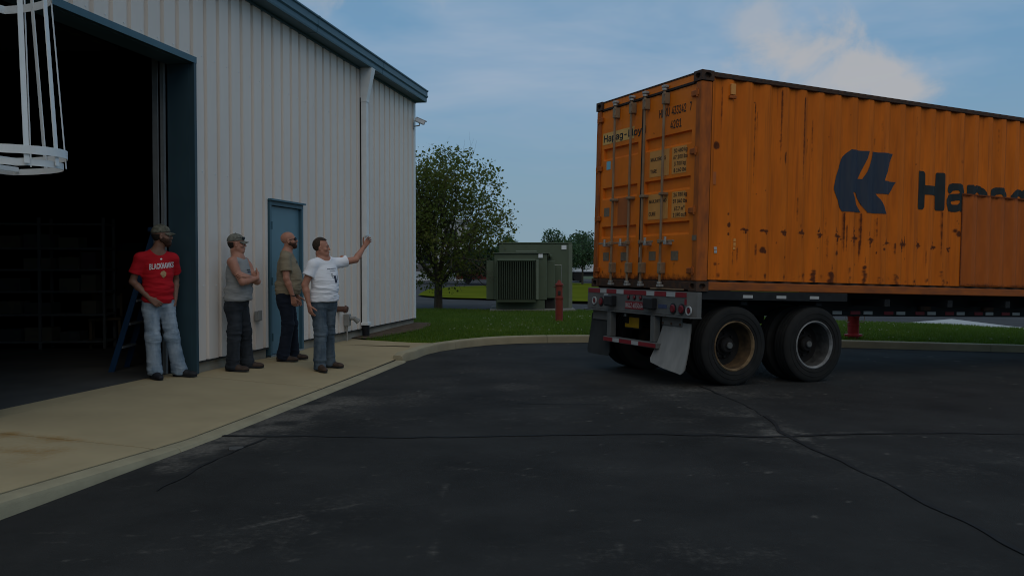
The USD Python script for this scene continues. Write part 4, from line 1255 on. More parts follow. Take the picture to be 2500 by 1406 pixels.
rear_rect(2.20, 2.06, 0.98, 1.10, dl, 'sticker', 'plate_grey')
for y, par in ((2.115, dl), (1.655, dl), (0.975, dr), (0.49, dr)):
    rear_rect(y + 0.075, y - 0.075, 0.365, 0.48, par, 'plate', 'plate_grey', x=0.028, th=0.003)
rear_rect(1.255, 1.20, 0.41, 0.54, dr, 'seal_tag', 'tape_white', x=0.012, th=0.004)
part(box_, 'post_plate', MB().box(-0.001, 0.006, 0.03, 0.11, 0.60, 0.66), 'plate_grey')
part(box_, 'door_stop', MB().box(0.42, 0.49, -0.012, 0.012, 2.345, 2.475, 0.004), 'label_tan')
part(box_, 'door_stop', MB().box(0.40, 0.50, -0.016, 0.012, 2.30, 2.335, 0.004), 'post_orange')


# painted emblem and name, laid over the corrugation
def drape(poly_or_mesh, name, m, z_lim=None):
    if isinstance(poly_or_mesh, Polygon):
        V, F = trimesh.creation.triangulate_polygon(poly_or_mesh, engine='earcut')
    else:
        t = poly_or_mesh
        keep = np.asarray(t.face_normals)[:, 2] > 0.5
        V, F = np.asarray(t.vertices)[:, :2], np.asarray(t.faces)[keep]
    V3 = np.c_[V, np.zeros(len(V))]
    V3, F = trimesh.remesh.subdivide_to_size(V3, F, 0.022, max_iter=12)
    p = np.c_[V3[:, 0], corr(V3[:, 0]) - 0.005, V3[:, 1]]
    a, b, c = p[F[:, 0]], p[F[:, 1]], p[F[:, 2]]
    flip = np.cross(b - a, c - a)[:, 1] > 0
    F[flip] = F[flip][:, ::-1]
    part(side, name, (p, F), m)


arc1 = [(2.10, 1.36), (2.13, 1.50), (2.185, 1.64), (2.265, 1.76), (2.383, 1.86)]
arc2 = [(2.281, 1.06), (2.20, 1.155), (2.14, 1.25), (2.10, 1.33)]
emblem = Polygon(arc1 + [(3.15, 1.865), (3.08, 1.72), (3.02, 1.60), (2.98, 1.50), (3.203, 1.495), (3.15, 1.40), (3.096, 1.326), (2.861, 1.324), (2.93, 1.25), (2.99, 1.16), (3.028, 1.065)] + arc2)
slit1 = Polygon([(2.705, 1.88), (2.765, 1.88), (2.735, 1.76), (2.70, 1.66), (2.655, 1.57), (2.61, 1.495), (2.535, 1.495), (2.61, 1.63), (2.665, 1.76)])
slit2 = Polygon([(2.43, 1.318), (2.50, 1.305), (2.545, 1.235), (2.63, 1.13), (2.70, 1.05), (2.615, 1.05), (2.52, 1.165), (2.455, 1.26)])
em = emblem.difference(slit1).difference(slit2).buffer(0)
for g in getattr(em, 'geoms', [em]):
    if g.area > 1e-4:
        drape(g, 'emblem', 'logo_blue')
tx = 3.61
h_ = 0.495
for ch, gap in (('H', 0.024), ('a', 0.075), ('p', 0.075), ('a', 0.075), ('g', 0.075)):
    t = meshkit.text_mesh(ch, h_, 0.002, bold=True)
    x0, x1 = t.bounds[0][0], t.bounds[1][0]
    w = {'H': 0.455, 'a': 0.365, 'p': 0.365, 'g': 0.365}[ch]
    vv = np.array(t.vertices)
    tx += gap
    vv[:, 0] = tx + (vv[:, 0] - x0) * w / (x1 - x0)
    vv[:, 1] = 1.175 + 0.024 + vv[:, 1] * 0.90
    fc_ = np.asarray(t.faces)[np.asarray(t.face_normals)[:, 2] > 0.5]
    glyph = shapely.union_all([Polygon(vv[q, :2]).buffer(0.0005) for q in fc_]).buffer(0.026 if ch == 'H' else 0.015, join_style=2).buffer(-0.003).simplify(0.002)
    for g in getattr(glyph, 'geoms', [glyph]):
        drape(g, 'lettering', 'logo_black')
    tx += w
# welded repair panel over the lower part of the name
X = np.unique(np.round(np.r_[4.46, np.arange(4.47, 7.2, 0.02), 7.2], 4))
Z = np.r_[np.arange(0.15, 1.41, 0.03), 1.41]
XX, ZZ = np.meshgrid(X, Z, indexing='ij')
dep = corr(XX) - 0.012
v = np.c_[XX.ravel(), dep.ravel(), ZZ.ravel()]
i, j = np.meshgrid(np.arange(len(X) - 1), np.arange(len(Z) - 1), indexing='ij')
q = (i * len(Z) + j).ravel()
f = np.c_[q, q + len(Z), q + len(Z) + 1, q + 1]
P3 = np.c_[XX.ravel(), 0 * XX.ravel(), ZZ.ravel()]
edge = np.minimum(np.minimum(XX - 4.46, 1.41 - ZZ), ZZ - 0.15).ravel()
st = 0.12 + 0.62 * np.clip(1 - edge / 0.05, 0, 1) * (0.3 + meshkit.fbm(P3 / 0.05, 3, 6)) + 0.2 * meshkit.fbm(P3 * [5, 0, 1.2], 3, 7)
mb = MB().add(v, f)
n0 = mb.n
for zt in (1.41,):
    mb.add(np.vstack([np.c_[X, corr(X) - 0.012, np.full(len(X), zt)], np.c_[X, corr(X) + 0.002, np.full(len(X), zt)]]), [[k, k + 1, k + 1 + len(X), k + len(X)] for k in range(len(X) - 1)])
mb.box(4.452, 4.462, float(corr(4.46)) - 0.013, float(corr(4.46)) + 0.004, 0.15, 1.41)
mb.box(4.452, 7.2, 0.006, 0.02, 1.405, 1.425, 0.003)
st = np.r_[st, np.full(mb.n - n0, 0.7)]
part(side, 'repair_panel', mb, 'patch_orange', attr={'stain': st})
for (x, z, w, h) in ((0.296, 0.515, 0.04, 0.032), (0.30, 0.475, 0.042, 0.034), (0.578, 0.625, 0.035, 0.035), (0.578, 0.575, 0.035, 0.045), (0.575, 0.525, 0.035, 0.03)):
    part(side, 'sticker', MB().box(x - w / 2, x + w / 2, float(corr(x)) - 0.006, float(corr(x)) - 0.002, z - h / 2, z + h / 2), 'label_tan' if w < 0.038 else 'tape_white')
part(side, 'plate', MB().box(0.20, 0.275, float(corr(0.24)) - 0.005, float(corr(0.24)) - 0.001, 1.27, 1.42), 'patch_brown')

# ------------------------------------------------------------------ chassis under the container
ch_ = thing('container_chassis', 'grey and black container chassis trailer with red and white tape and dual wheels', 'trailer', OC, RC)
for y in (0.75, 1.63):
    mb = MB()
    mb.box(0.05, 12.6, y - 0.008, y + 0.008, -0.30, -0.05)
    mb.box(0.05, 12.6, y - 0.075, y + 0.075, -0.05, -0.034, 0.003)
    mb.box(0.05, 12.6, y - 0.075, y + 0.075, -0.318, -0.30, 0.003)
    part(ch_, 'main_beam', mb, 'chassis_black')
for x in np.arange(0.8, 12.5, 1.2):
    part(ch_, 'cross_member', MB().box(x - 0.05, x + 0.05, 0.10, WID - 0.10, -0.16, -0.06, 0.004), 'chassis_black')
for y0 in (0.02, WID - 0.08):
    part(ch_, 'outer_rail', MB().box(0.1, 2.4, y0, y0 + 0.06, -0.10, 0.009, 0.004), 'chassis_black')
for k, x in enumerate((2.884, 3.46, 4.10, 4.726, 5.342, 5.974, 6.585)):
    part(ch_, 'reflector', MB().box(x - 0.085, x + 0.085, 0.667, 0.673, -0.292, -0.246), 'tape_white')
    if k:
        part(ch_, 'reflector', MB().box(x - 0.33, x - 0.15, 0.667, 0.673, -0.292, -0.246), 'tape_red')
# dark web plate so that the beam reads as one deep side
part(ch_, 'beam_web', MB().box(2.2, 12.4, 0.674, 0.68, -0.30, 0.008), 'chassis_black')
for x in (0.78, 1.30, 1.836):
    part(ch_, 'reflector', MB().box(x - 0.075, x + 0.075, 0.012, 0.018, -0.072, -0.036), 'tape_white')
for x in (4.55, 5.9):
    part(ch_, 'bracket', MB().box(x - 0.11, x + 0.11, 0.62, 0.674, -0.23, -0.10, 0.01), 'rusty_dark')
# rear bumper
B0, B1, BX = -0.045, 2.40, -0.085
mb = MB()
mb.box(BX, 0.05, B0 + 0.10, B1, -0.305, -0.012, 0.006)
mb.add(trimesh.convex.convex_hull(np.array([[x, y, z] for z in (-0.305, -0.012) for (x, y) in ((BX, B0 + 0.10), (0.05, B0 + 0.10), (0.05, B0), (-0.01, B0))])))
bumper = part(ch_, 'rear_bumper', mb, 'chassis_grey')
part(bumper, 'lip', MB().box(BX - 0.03, 0.05, B0 - 0.01, B1 + 0.06, -0.322, -0.306, 0.003), 'chassis_grey')
XB = BX - 0.001
part(bumper, 'tape', MB().box(XB - 0.004, XB, B0 + 0.11, B1 - 0.03, -0.078, -0.022), 'tape_red')
for y0, y1 in ((2.047, 1.879), (1.62, 1.445), (0.905, 0.731), (0.469, 0.286)):
    part(bumper, 'tape', MB().box(XB - 0.007, XB - 0.0045, y1, y0, -0.078, -0.022), 'tape_white')


def disc(y, z, r, th, m, name, x=None, ry=None):
    mb = MB().lathe([(0.0, th), (r * 0.75, th), (r, th * 0.55), (r, 0.0), (0.0, 0.0)], (0, 0, 0), n=24)
    v, f = mb.arrays()
    x = XB if x is None else x
    part(bumper, name, (np.c_[x - v[:, 2], y + v[:, 0] * ((ry or r) / r), z + v[:, 1]], f), m, smooth=30)


def ring(y, z, r0, r1, m, name):
    mb = MB().lathe([(r0, 0.0), (r0, 0.016), (r1, 0.016), (r1, 0.0)], (0, 0, 0), n=28)
    v, f = mb.arrays()
    part(bumper, name, (np.c_[XB - v[:, 2], y + v[:, 0], z + v[:, 1]], f), m)


for y, z in ((2.195, -0.19), (0.005, -0.231)):
    ring(y, z, 0.040, 0.054, 'tape_white', 'lamp_ring')
    disc(y, z, 0.040, 0.012, 'lamp_red', 'marker_lamp')
for y, z in ((2.02, -0.197), (0.326, -0.219), (0.154, -0.22)):
    disc(y, z, 0.066, 0.010, 'black_plastic', 'lamp_grommet')
    disc(y, z, 0.050, 0.022, 'lamp_red', 'tail_lamp')
for y in (1.325, 1.182, 1.037):
    disc(y, -0.113, 0.034, 0.008, 'black_plastic', 'lamp_grommet')
    disc(y, -0.113, 0.026, 0.018, 'lamp_red', 'marker_lamp')
for y0, y1 in ((1.811, 1.614), (0.865, 0.664)):
    part(bumper, 'rubber_block', MB().box(XB - 0.09, XB, y1, y0, -0.245, -0.105, 0.012), 'black_plastic')
part(bumper, 'number_plate', MB().box(XB - 0.004, XB, 0.966, 1.40, -0.266, -0.168, 0.001), 'tape_red', 'red number plate with white letters')
t = meshkit.text_mesh('KKLZ 403064', 0.062, 0.002)
v = np.asarray(t.vertices)
k_ = 0.40 / v[:, 0].max()
part(bumper, 'lettering', (np.c_[XB - 0.0045 - v[:, 2], 1.385 - v[:, 0] * k_, -0.248 + v[:, 1]], np.asarray(t.faces)), 'tape_white')
part(bumper, 'sticker', MB().box(XB - 0.003, XB, 1.84, 1.95, -0.155, -0.085), 'tape_white')
part(bumper, 'sticker', MB().box(XB - 0.003, XB, 0.46, 0.64, -0.225, -0.178), 'decal_blue')
part(bumper, 'reflector', MB().box(XB - 0.002, XB, 0.06, 0.10, -0.165, -0.095), 'tape_red')
# under-ride guard
IX = -0.11
for y in (1.767, 0.727):
    part(ch_, 'guard_post', MB().box(IX, IX + 0.09, y - 0.047, y + 0.047, -0.655, -0.322, 0.006), 'chassis_grey')
guard = part(ch_, 'guard_bar', MB().box(IX - 0.03, IX + 0.085, 0.58, 1.855, -0.725, -0.657, 0.006), 'chassis_grey')
part(guard, 'tape', MB().box(IX - 0.034, IX - 0.0305, 0.60, 1.84, -0.716, -0.666), 'tape_red')
for y in (1.52, 1.06):
    part(guard, 'tape', MB().box(IX - 0.0365, IX - 0.0345, y - 0.08, y + 0.08, -0.716, -0.666), 'tape_white')
part(ch_, 'licence_plate', MB().box(0.06, 0.066, 1.29, 1.63, -0.52, -0.385, 0.002), 'plate_yellow', 'yellow licence plate')
part(ch_, 'licence_bracket', MB().box(0.067, 0.10, 1.28, 1.64, -0.54, -0.32, 0.003), 'chassis_black')
part(ch_, 'plate_lamp', MB().lathe([(0, 0), (0.03, 0), (0.025, 0.03), (0, 0.035)], (0.04, 1.58, -0.375), n=12), 'galvanised')


# mud flaps, the near one swung out behind
def flap(top_, bot, swing, m):
    """A rubber flap; top_ and bot are (y0, z0, y1, z1) of its upper and lower edge."""
    U = np.linspace(0, 1, 13)
    T = np.linspace(0, 1, 22)
    UU, TT = np.meshgrid(U, T, indexing='ij')
    e = np.clip((TT - 0.90) / 0.10, 0, 1) ** 1.5
    Uc = np.clip(0.5 + (UU - 0.5) * (1 - 0.16 * e), 0, 1)
    ya, yb = top_[0] + (top_[2] - top_[0]) * Uc, bot[0] + (bot[2] - bot[0]) * Uc
    za, zb = top_[1] + (top_[3] - top_[1]) * UU, bot[1] + (bot[3] - bot[1]) * UU
    S_ = TT ** 1.25
    y, z = ya + (yb - ya) * S_, za + (zb - za) * TT
    x = -0.03 - swing * TT ** 1.5 + 0.012 * np.sin(UU * 7 + 1) * TT
    v = np.c_[x.ravel(), y.ravel(), z.ravel()]
    i, j = np.meshgrid(np.arange(len(U) - 1), np.arange(len(T) - 1), indexing='ij')
    q = (i * len(T) + j).ravel()
    f = np.c_[q, q + 1, q + len(T) + 1, q + len(T)]
    v2 = v + [0.012, 0, 0]
    mb = MB().add(v, f).add(v2, f[:, ::-1])
    return part(ch_, 'mud_flap', mb, m, smooth=40)


fl = flap((0.04, -0.39, 0.60, -0.37), (0.00, -0.985, 0.74, -0.90), 0.13, 'flap_grey')
part(fl, 'hanger', MB().box(-0.05, -0.035, 0.20, 0.61, -0.43, -0.31, 0.004), 'chassis_grey')
for y in (0.22, 0.40, 0.58):
    part(fl, 'bolt', MB().tube((-0.05, y, -0.405), (-0.062, y, -0.405), 0.014, n=8), 'rusty_dark')
fl = flap((1.86, -0.37, 2.36, -0.37), (1.80, -0.93, 2.42, -0.93), 0.05, 'flap_black')
part(fl, 'hanger', MB().box(-0.05, -0.035, 1.85, 2.30, -0.45, -0.31, 0.004), 'chassis_grey')


# wheels
def tyre(y, x, z, w=0.245, R=0.478, r=0.292):
    """One tyre, its axis across the truck, with tread grooves."""
    h = w / 2
    prof = [(r, -h * 0.72), (r + 0.02, -h * 0.92), (r + 0.075, -h), (R - 0.065, -h * 0.985), (R - 0.028, -h * 0.93), (R - 0.008, -h * 0.80), (R, -h * 0.70)]
    for k in (-0.45, 0.0, 0.45):
        prof += [(R, h * (k - 0.07)), (R - 0.012, h * (k - 0.05)), (R - 0.012, h * (k + 0.05)), (R, h * (k + 0.07))]
    prof += [(R, h * 0.70), (R - 0.008, h * 0.80), (R - 0.028, h * 0.93), (R - 0.065, h * 0.985), (r + 0.075, h), (r + 0.02, h * 0.92), (r, h * 0.72)]
    return MB().lathe(prof, (x, y, z), axis='y', n=56)


def wheel(x, z, y_out, sgn, rimmat):
    """Dual wheel: outer and inner tyre, a deep dished rim and the hub."""
    w = 0.245
    yo = y_out + sgn * w / 2
    yi = yo + sgn * 0.32
    t = part(ch_, 'tyre', tyre(yo, x, z), 'rubber', smooth=30)
    # sidewall ribs
    for rr in (0.40, 0.345):
        mb = MB().lathe([(rr - 0.006, 0.0), (rr - 0.004, 0.005), (rr + 0.004, 0.005), (rr + 0.006, 0.0)], (0, 0, 0), n=56)
        v, f = mb.arrays()
        part(t, 'sidewall_rib', (np.c_[x + v[:, 0], yo - sgn * (w / 2 - 0.002) - sgn * v[:, 2], z + v[:, 1]], f), 'rubber')
    t2 = part(ch_, 'tyre', tyre(yi, x, z), 'rubber', smooth=30)
    # rim flange and barrel
    a, b = y_out + sgn * 0.012, yo + sgn * 0.10
    prof = [(0.300, 0.03), (0.304, 0.0), (0.292, -0.006), (0.281, 0.004), (0.276, 0.03)]
    mb = MB().lathe(prof, (0, 0, 0), n=56)
    v, f = mb.arrays()
    rim = part(ch_, 'rim', (np.c_[x + v[:, 0], a + sgn * v[:, 2], z + v[:, 1]], f), rimmat, smooth=40)
    mb = MB().lathe([(0.276, 0.03), (0.270, 0.07), (0.262, 0.16), (0.250, 0.235)], (0, 0, 0), n=56)
    v, f = mb.arrays()
    part(rim, 'barrel', (np.c_[x + v[:, 0], a + sgn * v[:, 2], z + v[:, 1]], f), 'barrel_rust' if rimmat == 'rim_rust' else 'barrel_grey', smooth=40)
    mb = MB().lathe([(0.252, 0.23), (0.175, 0.24), (0.165, 0.22), (0.12, 0.215), (0.12, 0.19), (0.0, 0.19)], (0, 0, 0), n=40)
    v, f = mb.arrays()
    part(rim, 'dish', (np.c_[x + v[:, 0], a + sgn * v[:, 2], z + v[:, 1]], f), 'rim_dark', smooth=30)
    mb = MB().lathe([(0.095, 0.19), (0.095, 0.14), (0.08, 0.12), (0.055, 0.115), (0.045, 0.10), (0.0, 0.10)], (0, 0, 0), n=24)
    v, f = mb.arrays()
    hub = part(rim, 'hub', (np.c_[x + v[:, 0], a + sgn * v[:, 2], z + v[:, 1]], f), 'rim_dark', smooth=30)
    mb = MB().lathe([(0.040, 0.105), (0.040, 0.09), (0.034, 0.082), (0.0, 0.082)], (0, 0, 0), n=20)
    v, f = mb.arrays()
    part(rim, 'hub_cap', (np.c_[x + v[:, 0], a + sgn * v[:, 2], z + v[:, 1]], f), 'hub_grey', smooth=30)
    for k in range(8):
        an = 2 * math.pi * k / 8
        p = np.array([x + 0.142 * math.cos(an), a + sgn * 0.215, z + 0.142 * math.sin(an)])
        part(rim, 'wheel_nut', MB().tube(p, p - [0, sgn * 0.03, 0], 0.016, n=6), 'rim_dark')


for x, z, m_ in ((0.625, -0.655, 'rim_rust'), (1.89, -0.651, 'rim_silver')):
    wheel(x, z, 0.03, 1, m_)
    wheel(x, z, WID - 0.03, -1, m_)
    part(ch_, 'axle', MB().tube((x, 0.35, z), (x, WID - 0.35, z), 0.065, n=16), 'chassis_black')
    for y in (0.62, 1.76):
        part(ch_, 'brake_drum', MB().tube((x, y - 0.08, z), (x, y + 0.08, z), 0.20, n=24), 'rusty_dark')
for y in (0.82, 1.58):
    for k in range(5):
        part(ch_, 'leaf_spring', MB().box(0.05 + 0.1 * k, 2.35 - 0.1 * k, y - 0.04, y + 0.04, -0.47 - 0.018 * k, -0.455 - 0.018 * k), 'chassis_black')
    for x in (0.1, 1.18, 2.3):
        part(ch_, 'spring_hanger', MB().box(x - 0.05, x + 0.05, y - 0.05, y + 0.05, -0.47, -0.32, 0.004), 'chassis_black')
for x in (2.55,):
    part(ch_, 'landing_leg', MB().box(9.6, 9.75, 0.55, 0.70, -1.0, -0.05, 0.01), 'chassis_black')
    part(ch_, 'landing_leg', MB().box(9.6, 9.75, 1.74, 1.89, -1.0, -0.05, 0.01), 'chassis_black')
# ------------------------------------------------------------------ yard objects on the grass
zt_ = 0.152
t = thing('transformer', 'large olive green pad transformer with a finned radiator, behind the grass', 'transformer', (0, 25.3, zt_), rotz(0))
part(t, 'pad', MB().box(-0.62, 1.78, -0.75, 1.35, -0.06, 0.06, 0.01), 'pad_concrete')
part(t, 'cabinet', MB().box(-0.38, 1.70, 0.0, 1.25, 0.06, 1.90, 0.015), 'transformer_green')
part(t, 'cabinet_lid', MB().box(-0.40, 1.72, -0.02, 1.27, 1.905, 1.945, 0.008), 'transformer_green')
part(t, 'corner_post', MB().box(1.62, 1.73, -0.022, -0.002, 0.06, 1.90, 0.004), 'transformer_light')
part(t, 'tank', MB().box(-0.50, 0.98, -0.62, -0.003, 0.32, 1.62, 0.012), 'transformer_green')
part(t, 'tank_lid', MB().box(-0.54, 1.06, -0.68, -0.004, 1.625, 1.645, 0.004), 'transformer_light')
part(t, 'tank_base', MB().box(-0.45, 0.92, -0.60, -0.004, 0.061, 0.318, 0.01), 'transformer_green')
part(t, 'side_box', MB().box(-0.72, -0.505, -0.55, -0.004, 0.33, 1.42, 0.01), 'transformer_green')
part(t, 'side_box', MB().box(0.985, 1.22, -0.35, -0.004, 0.36, 1.42, 0.01), 'transformer_green')
part(t, 'header', MB().box(-0.42, 0.66, -1.0, -0.625, 1.40, 1.46, 0.02), 'transformer_green')
for k in range(18):
    x = -0.40 + k * 0.0605
    part(t, 'fin', MB().box(x, x + 0.016, -1.02, -0.63, 0.34, 1.398, 0.005), 'transformer_green')
part(t, 'end_plate', MB().box(0.665, 0.735, -1.02, -0.625, 0.34, 1.44, 0.006), 'transformer_light')
part(t, 'radiator_foot', MB().box(-0.42, 0.66, -0.95, -0.63, 0.27, 0.335, 0.006), 'transformer_green')
part(t, 'relief_box', MB().box(0.1, 0.7, -0.45, -0.3, 1.65, 1.70, 0.01), 'transformer_light')
part(t, 'hood', MB().box(1.065, 1.14, -0.25, -0.004, 1.50, 1.60, 0.02), 'transformer_green')
part(t, 'sticker', MB().box(1.42, 1.56, -0.0265, -0.0225, 1.74, 1.86), 'plastic_white')
part(t, 'sticker', MB().box(0.74, 0.86, -0.684, -0.6805, 1.50, 1.60), 'plastic_white')
part(t, 'skirt', MB().box(0.95, 1.22, -0.20, -0.004, 0.061, 0.355, 0.005), 'dark_gap')

# post indicator valve
t = thing('indicator_valve_post', 'faded red valve post standing in the grass before the transformer', 'valve post', (1.085, 20.25, 0.14))
part(t, 'post', MB().lathe([(0.0, -0.1), (0.088, -0.1), (0.088, 0.55), (0.080, 0.60), (0.078, 0.82), (0.066, 0.90), (0.0, 0.90)], n=20), 'valve_red', smooth=35)
part(t, 'cap', MB().lathe([(0.0, 0.84), (0.098, 0.84), (0.098, 0.87), (0.05, 0.91), (0.03, 0.96), (0.0, 0.965)], n=16), 'valve_red', smooth=35)
part(t, 'collar', MB().lathe([(0.088, 0.52), (0.097, 0.53), (0.097, 0.57), (0.088, 0.58)], n=20), 'valve_red')
part(t, 'window', MB().box(-0.03, 0.03, -0.092, -0.07, 0.62, 0.72, 0.004), 'dark_gap')
part(t, 'handle', MB().box(-0.13, 0.10, -0.012, 0.012, 0.79, 0.82, 0.004), 'brown_metal')
part(t, 'lock_rod', MB().tube((0.05, 0, 0.90), (0.055, 0, 1.30), 0.006, n=6), 'galvanised')
part(t, 'lock_rod', MB().tube((0.055, 0, 1.30), (-0.10, 0, 1.31), 0.005, n=6), 'galvanised')

# hydrant behind the trailer wheels
hx, hy = 6.60, 17.0
t = thing('fire_hydrant', 'red fire hydrant on the grass edge behind the trailer wheels', 'hydrant', (hx, hy, float(lawn_z(hx, hy)) - 0.01))
part(t, 'base_flange', MB().lathe([(0.0, 0.0), (0.10, 0.0), (0.10, 0.06), (0.165, 0.065), (0.165, 0.10), (0.105, 0.11), (0.0, 0.11)], n=24), 'hydrant_red', smooth=35)
part(t, 'barrel', MB().lathe([(0.105, 0.10), (0.105, 0.26), (0.112, 0.27), (0.112, 0.29), (0.105, 0.30), (0.105, 0.42), (0.150, 0.50), (0.155, 0.56), (0.155, 0.62), (0.13, 0.63), (0.13, 0.74), (0.0, 0.74)], n=24), 'hydrant_red', smooth=35)
part(t, 'bonnet', MB().lathe([(0.165, 0.64), (0.165, 0.67), (0.13, 0.70), (0.125, 0.76), (0.09, 0.83), (0.04, 0.86), (0.03, 0.86), (0.03, 0.91), (0.0, 0.91)], n=24), 'hydrant_red', smooth=35)
for d in ((-1, 0, 0), (1, 0, 0), (0, -1, 0)):
    d = np.array(d, float)
    mb = MB().tube(d * 0.10 + [0, 0, 0.52], d * 0.20 + [0, 0, 0.52], 0.06 if d[1] == 0 else 0.08, n=16)
    mb.tube(d * 0.20 + [0, 0, 0.52], d * 0.225 + [0, 0, 0.52], 0.03, n=6)
    part(t, 'outlet_cap', mb, 'hydrant_red')
mb = MB()
for sg in (-1, 1):
    pts = [(sg * 0.19, -0.05, 0.46), (sg * 0.185, -0.07, 0.38), (sg * 0.15, -0.09, 0.33), (sg * 0.105, -0.06, 0.34)]
    mb.path(pts, 0.008, 6)
part(t, 'chain', mb, 'steel_worn')


# ------------------------------------------------------------------ trees
def make_tree(name, label, loc, H, crown_r, trunk_r, z0, seed, leafmat, n_leaf, leaf, group=None, n_limb=8, dens=1.0, shape=1.0, clear=0.0):
    """A trunk that divides low into rising limbs, with leaves gathered on their twigs."""
    rs = np.random.default_rng(seed)
    t = thing(name, label, 'tree', loc, np.eye(3), group)
    tips, bark = [], MB()
    fork = z0
    bark.tube((0, 0, -0.15), (0.0, 0, fork * 0.55), trunk_r * 1.12, trunk_r * 0.95, n=12)
    bark.tube((0, 0, fork * 0.55), (0.01, 0, fork * 1.1), trunk_r * 0.95, trunk_r * 0.9, n=12)

    def grow(p, d, L, r, depth):
        n_ = 4
        q = np.array(p, float)
        d = np.array(d, float)
        for k in range(n_):
            d = d + rs.normal(0, 0.10, 3) + [0, 0, 0.05 * shape]
            d /= np.linalg.norm(d)
            r1 = r * (1 - 0.55 * (k + 1) / n_)
            q2 = q + d * L / n_
            bark.tube(q, q2, r * (1 - 0.55 * k / n_), r1, n=6 if depth < 2 else 4, cap=False)
            q = q2
            if depth < 3 and k >= 1:
                for _ in range(2 if depth < 2 else 1):
                    a = rs.normal(0, 1, 3)
                    a -= a @ d * d
                    a /= np.linalg.norm(a)
                    dd = d * 0.75 + a * rs.uniform(0.5, 0.95)
                    grow(q, dd / np.linalg.norm(dd), L * rs.uniform(0.45, 0.65), r1 * 0.7, depth + 1)
            if depth >= 2:
                tips.append((q.copy(), depth))
        tips.append((q.copy(), depth))

    for k in range(n_limb):
        an = 2 * math.pi * (k + rs.uniform(-0.3, 0.3)) / n_limb
        tilt = rs.uniform(0.22, 1.05) if k else 0.05
        d = (math.cos(an) * math.sin(tilt), math.sin(an) * math.sin(tilt), math.cos(tilt))
        reach = (H - fork) * 0.56 if tilt < 0.5 else crown_r * 0.80
        grow((0, 0, fork * rs.uniform(0.85, 1.1)), d, reach, trunk_r * rs.uniform(0.40, 0.55), 0)
    part(t, 'trunk', bark, 'bark')
    T = np.array([p for p, _ in tips])
    # keep the twigs inside an uneven egg-shaped outline
    cz = fork + (H - fork) * 0.50
    ang = np.arctan2(T[:, 1], T[:, 0])
    q = np.c_[np.cos(ang), np.sin(ang), T[:, 2] / H * 2]
    wob = 0.80 + 0.45 * meshkit.fbm(q * 1.6 + seed, 3, seed)
    el = np.sqrt((T[:, 0] / crown_r) ** 2 + (T[:, 1] / crown_r) ** 2 + ((T[:, 2] - cz) / ((H - fork) * 0.53)) ** 2)
    T = T[(el < wob) & (T[:, 2] > clear)]
    # extra shoots so that no side is bare
    extra = rs.normal(0, 1, (len(T) * 3, 3))
    extra /= np.linalg.norm(extra, axis=1)[:, None]
    rad = rs.uniform(0.25, 1.0, len(extra)) ** 0.55
    w2 = 0.80 + 0.45 * meshkit.fbm(np.c_[extra[:, :2], extra[:, 2] + 1] * 1.6 + seed, 3, seed)
    E = extra * rad[:, None] * w2[:, None] * [crown_r, crown_r, (H - fork) * 0.53] + [0, 0, cz]
    E = E[(E[:, 2] > max(clear, fork * 0.75))]
    gate = meshkit.fbm(E / (crown_r * 0.30) + 7 * seed, 3, seed + 2)
    E = E[gate > 0.53]
    C = np.vstack([T, E])
    idx = rs.integers(0, len(C), n_leaf)
    spread = crown_r * 0.045
    pos = C[idx] + rs.normal(0, spread, (n_leaf, 3))
    s = leaf * rs.uniform(0.6, 1.25, n_leaf)
    nrm = rs.normal(0, 1, (n_leaf, 3)) + [0, 0, 0.7]
    nrm /= np.linalg.norm(nrm, axis=1)[:, None]
    a = np.cross(nrm, rs.normal(0, 1, (n_leaf, 3)))
    a /= np.linalg.norm(a, axis=1)[:, None]
    b = np.cross(nrm, a)
    # each leaf folded a little along its rib
    tip, base = pos + a * s[:, None], pos - a * s[:, None] * 0.8
    l_, r_ = pos + b * s[:, None] * 0.62 - nrm * s[:, None] * 0.18, pos - b * s[:, None] * 0.62 - nrm * s[:, None] * 0.18
    v = np.stack([tip, l_, base, r_], 1).reshape(-1, 3)
    k4 = np.arange(n_leaf)[:, None] * 4
    f = np.vstack([k4 + [0, 1, 2], k4 + [0, 2, 3]])
    part(t, 'crown', (v, f), leafmat)
    return t


make_tree('maple_tree', 'broad green maple tree at the warehouse corner with a forked grey trunk', (-2.22, 26.5, 0.15), 4.75, 2.2, 0.125, 0.78, 3, 'maple_leaf', 18000, 0.056, n_limb=11)
far_lab = ['small leafy tree rising behind the left end of the transformer', 'bushy tree rising above the right end of the transformer', 'slim tree between the transformer and the container', 'round tree close beside the container doors in the distance']
for k, (px_x, Y, H, cr, sd) in enumerate(((-0.25, 44.0, 2.75, 0.75, 21), (2.3, 49.0, 3.25, 0.85, 22), (3.75, 58.0, 3.15, 0.85, 23), (4.80, 60.0, 3.55, 1.05, 24))):
    make_tree('young_tree', far_lab[k], (px_x, Y, 0.12), H, cr, 0.07, H * 0.3, sd, 'far_leaf', 2600, 0.080, 'young trees across the road', n_limb=7)
for k, (x, Y, H, cr, sd, lb) in enumerate(((5.6, 72.0, 4.0, 1.6, 31, 'dark bushy tree far behind, by the parked white trucks'), (-1.6, 58.0, 2.6, 1.5, 32, 'low dark tree seen through the maple on its right side'), (-3.0, 60.0, 2.4, 1.5, 33, 'low dark tree seen through the middle of the maple'))):
    make_tree('dark_tree', lb, (x, Y, 0.1), H, cr, 0.09, H * 0.2, sd, 'hedge_leaf', 3500, 0.11, n_limb=7)

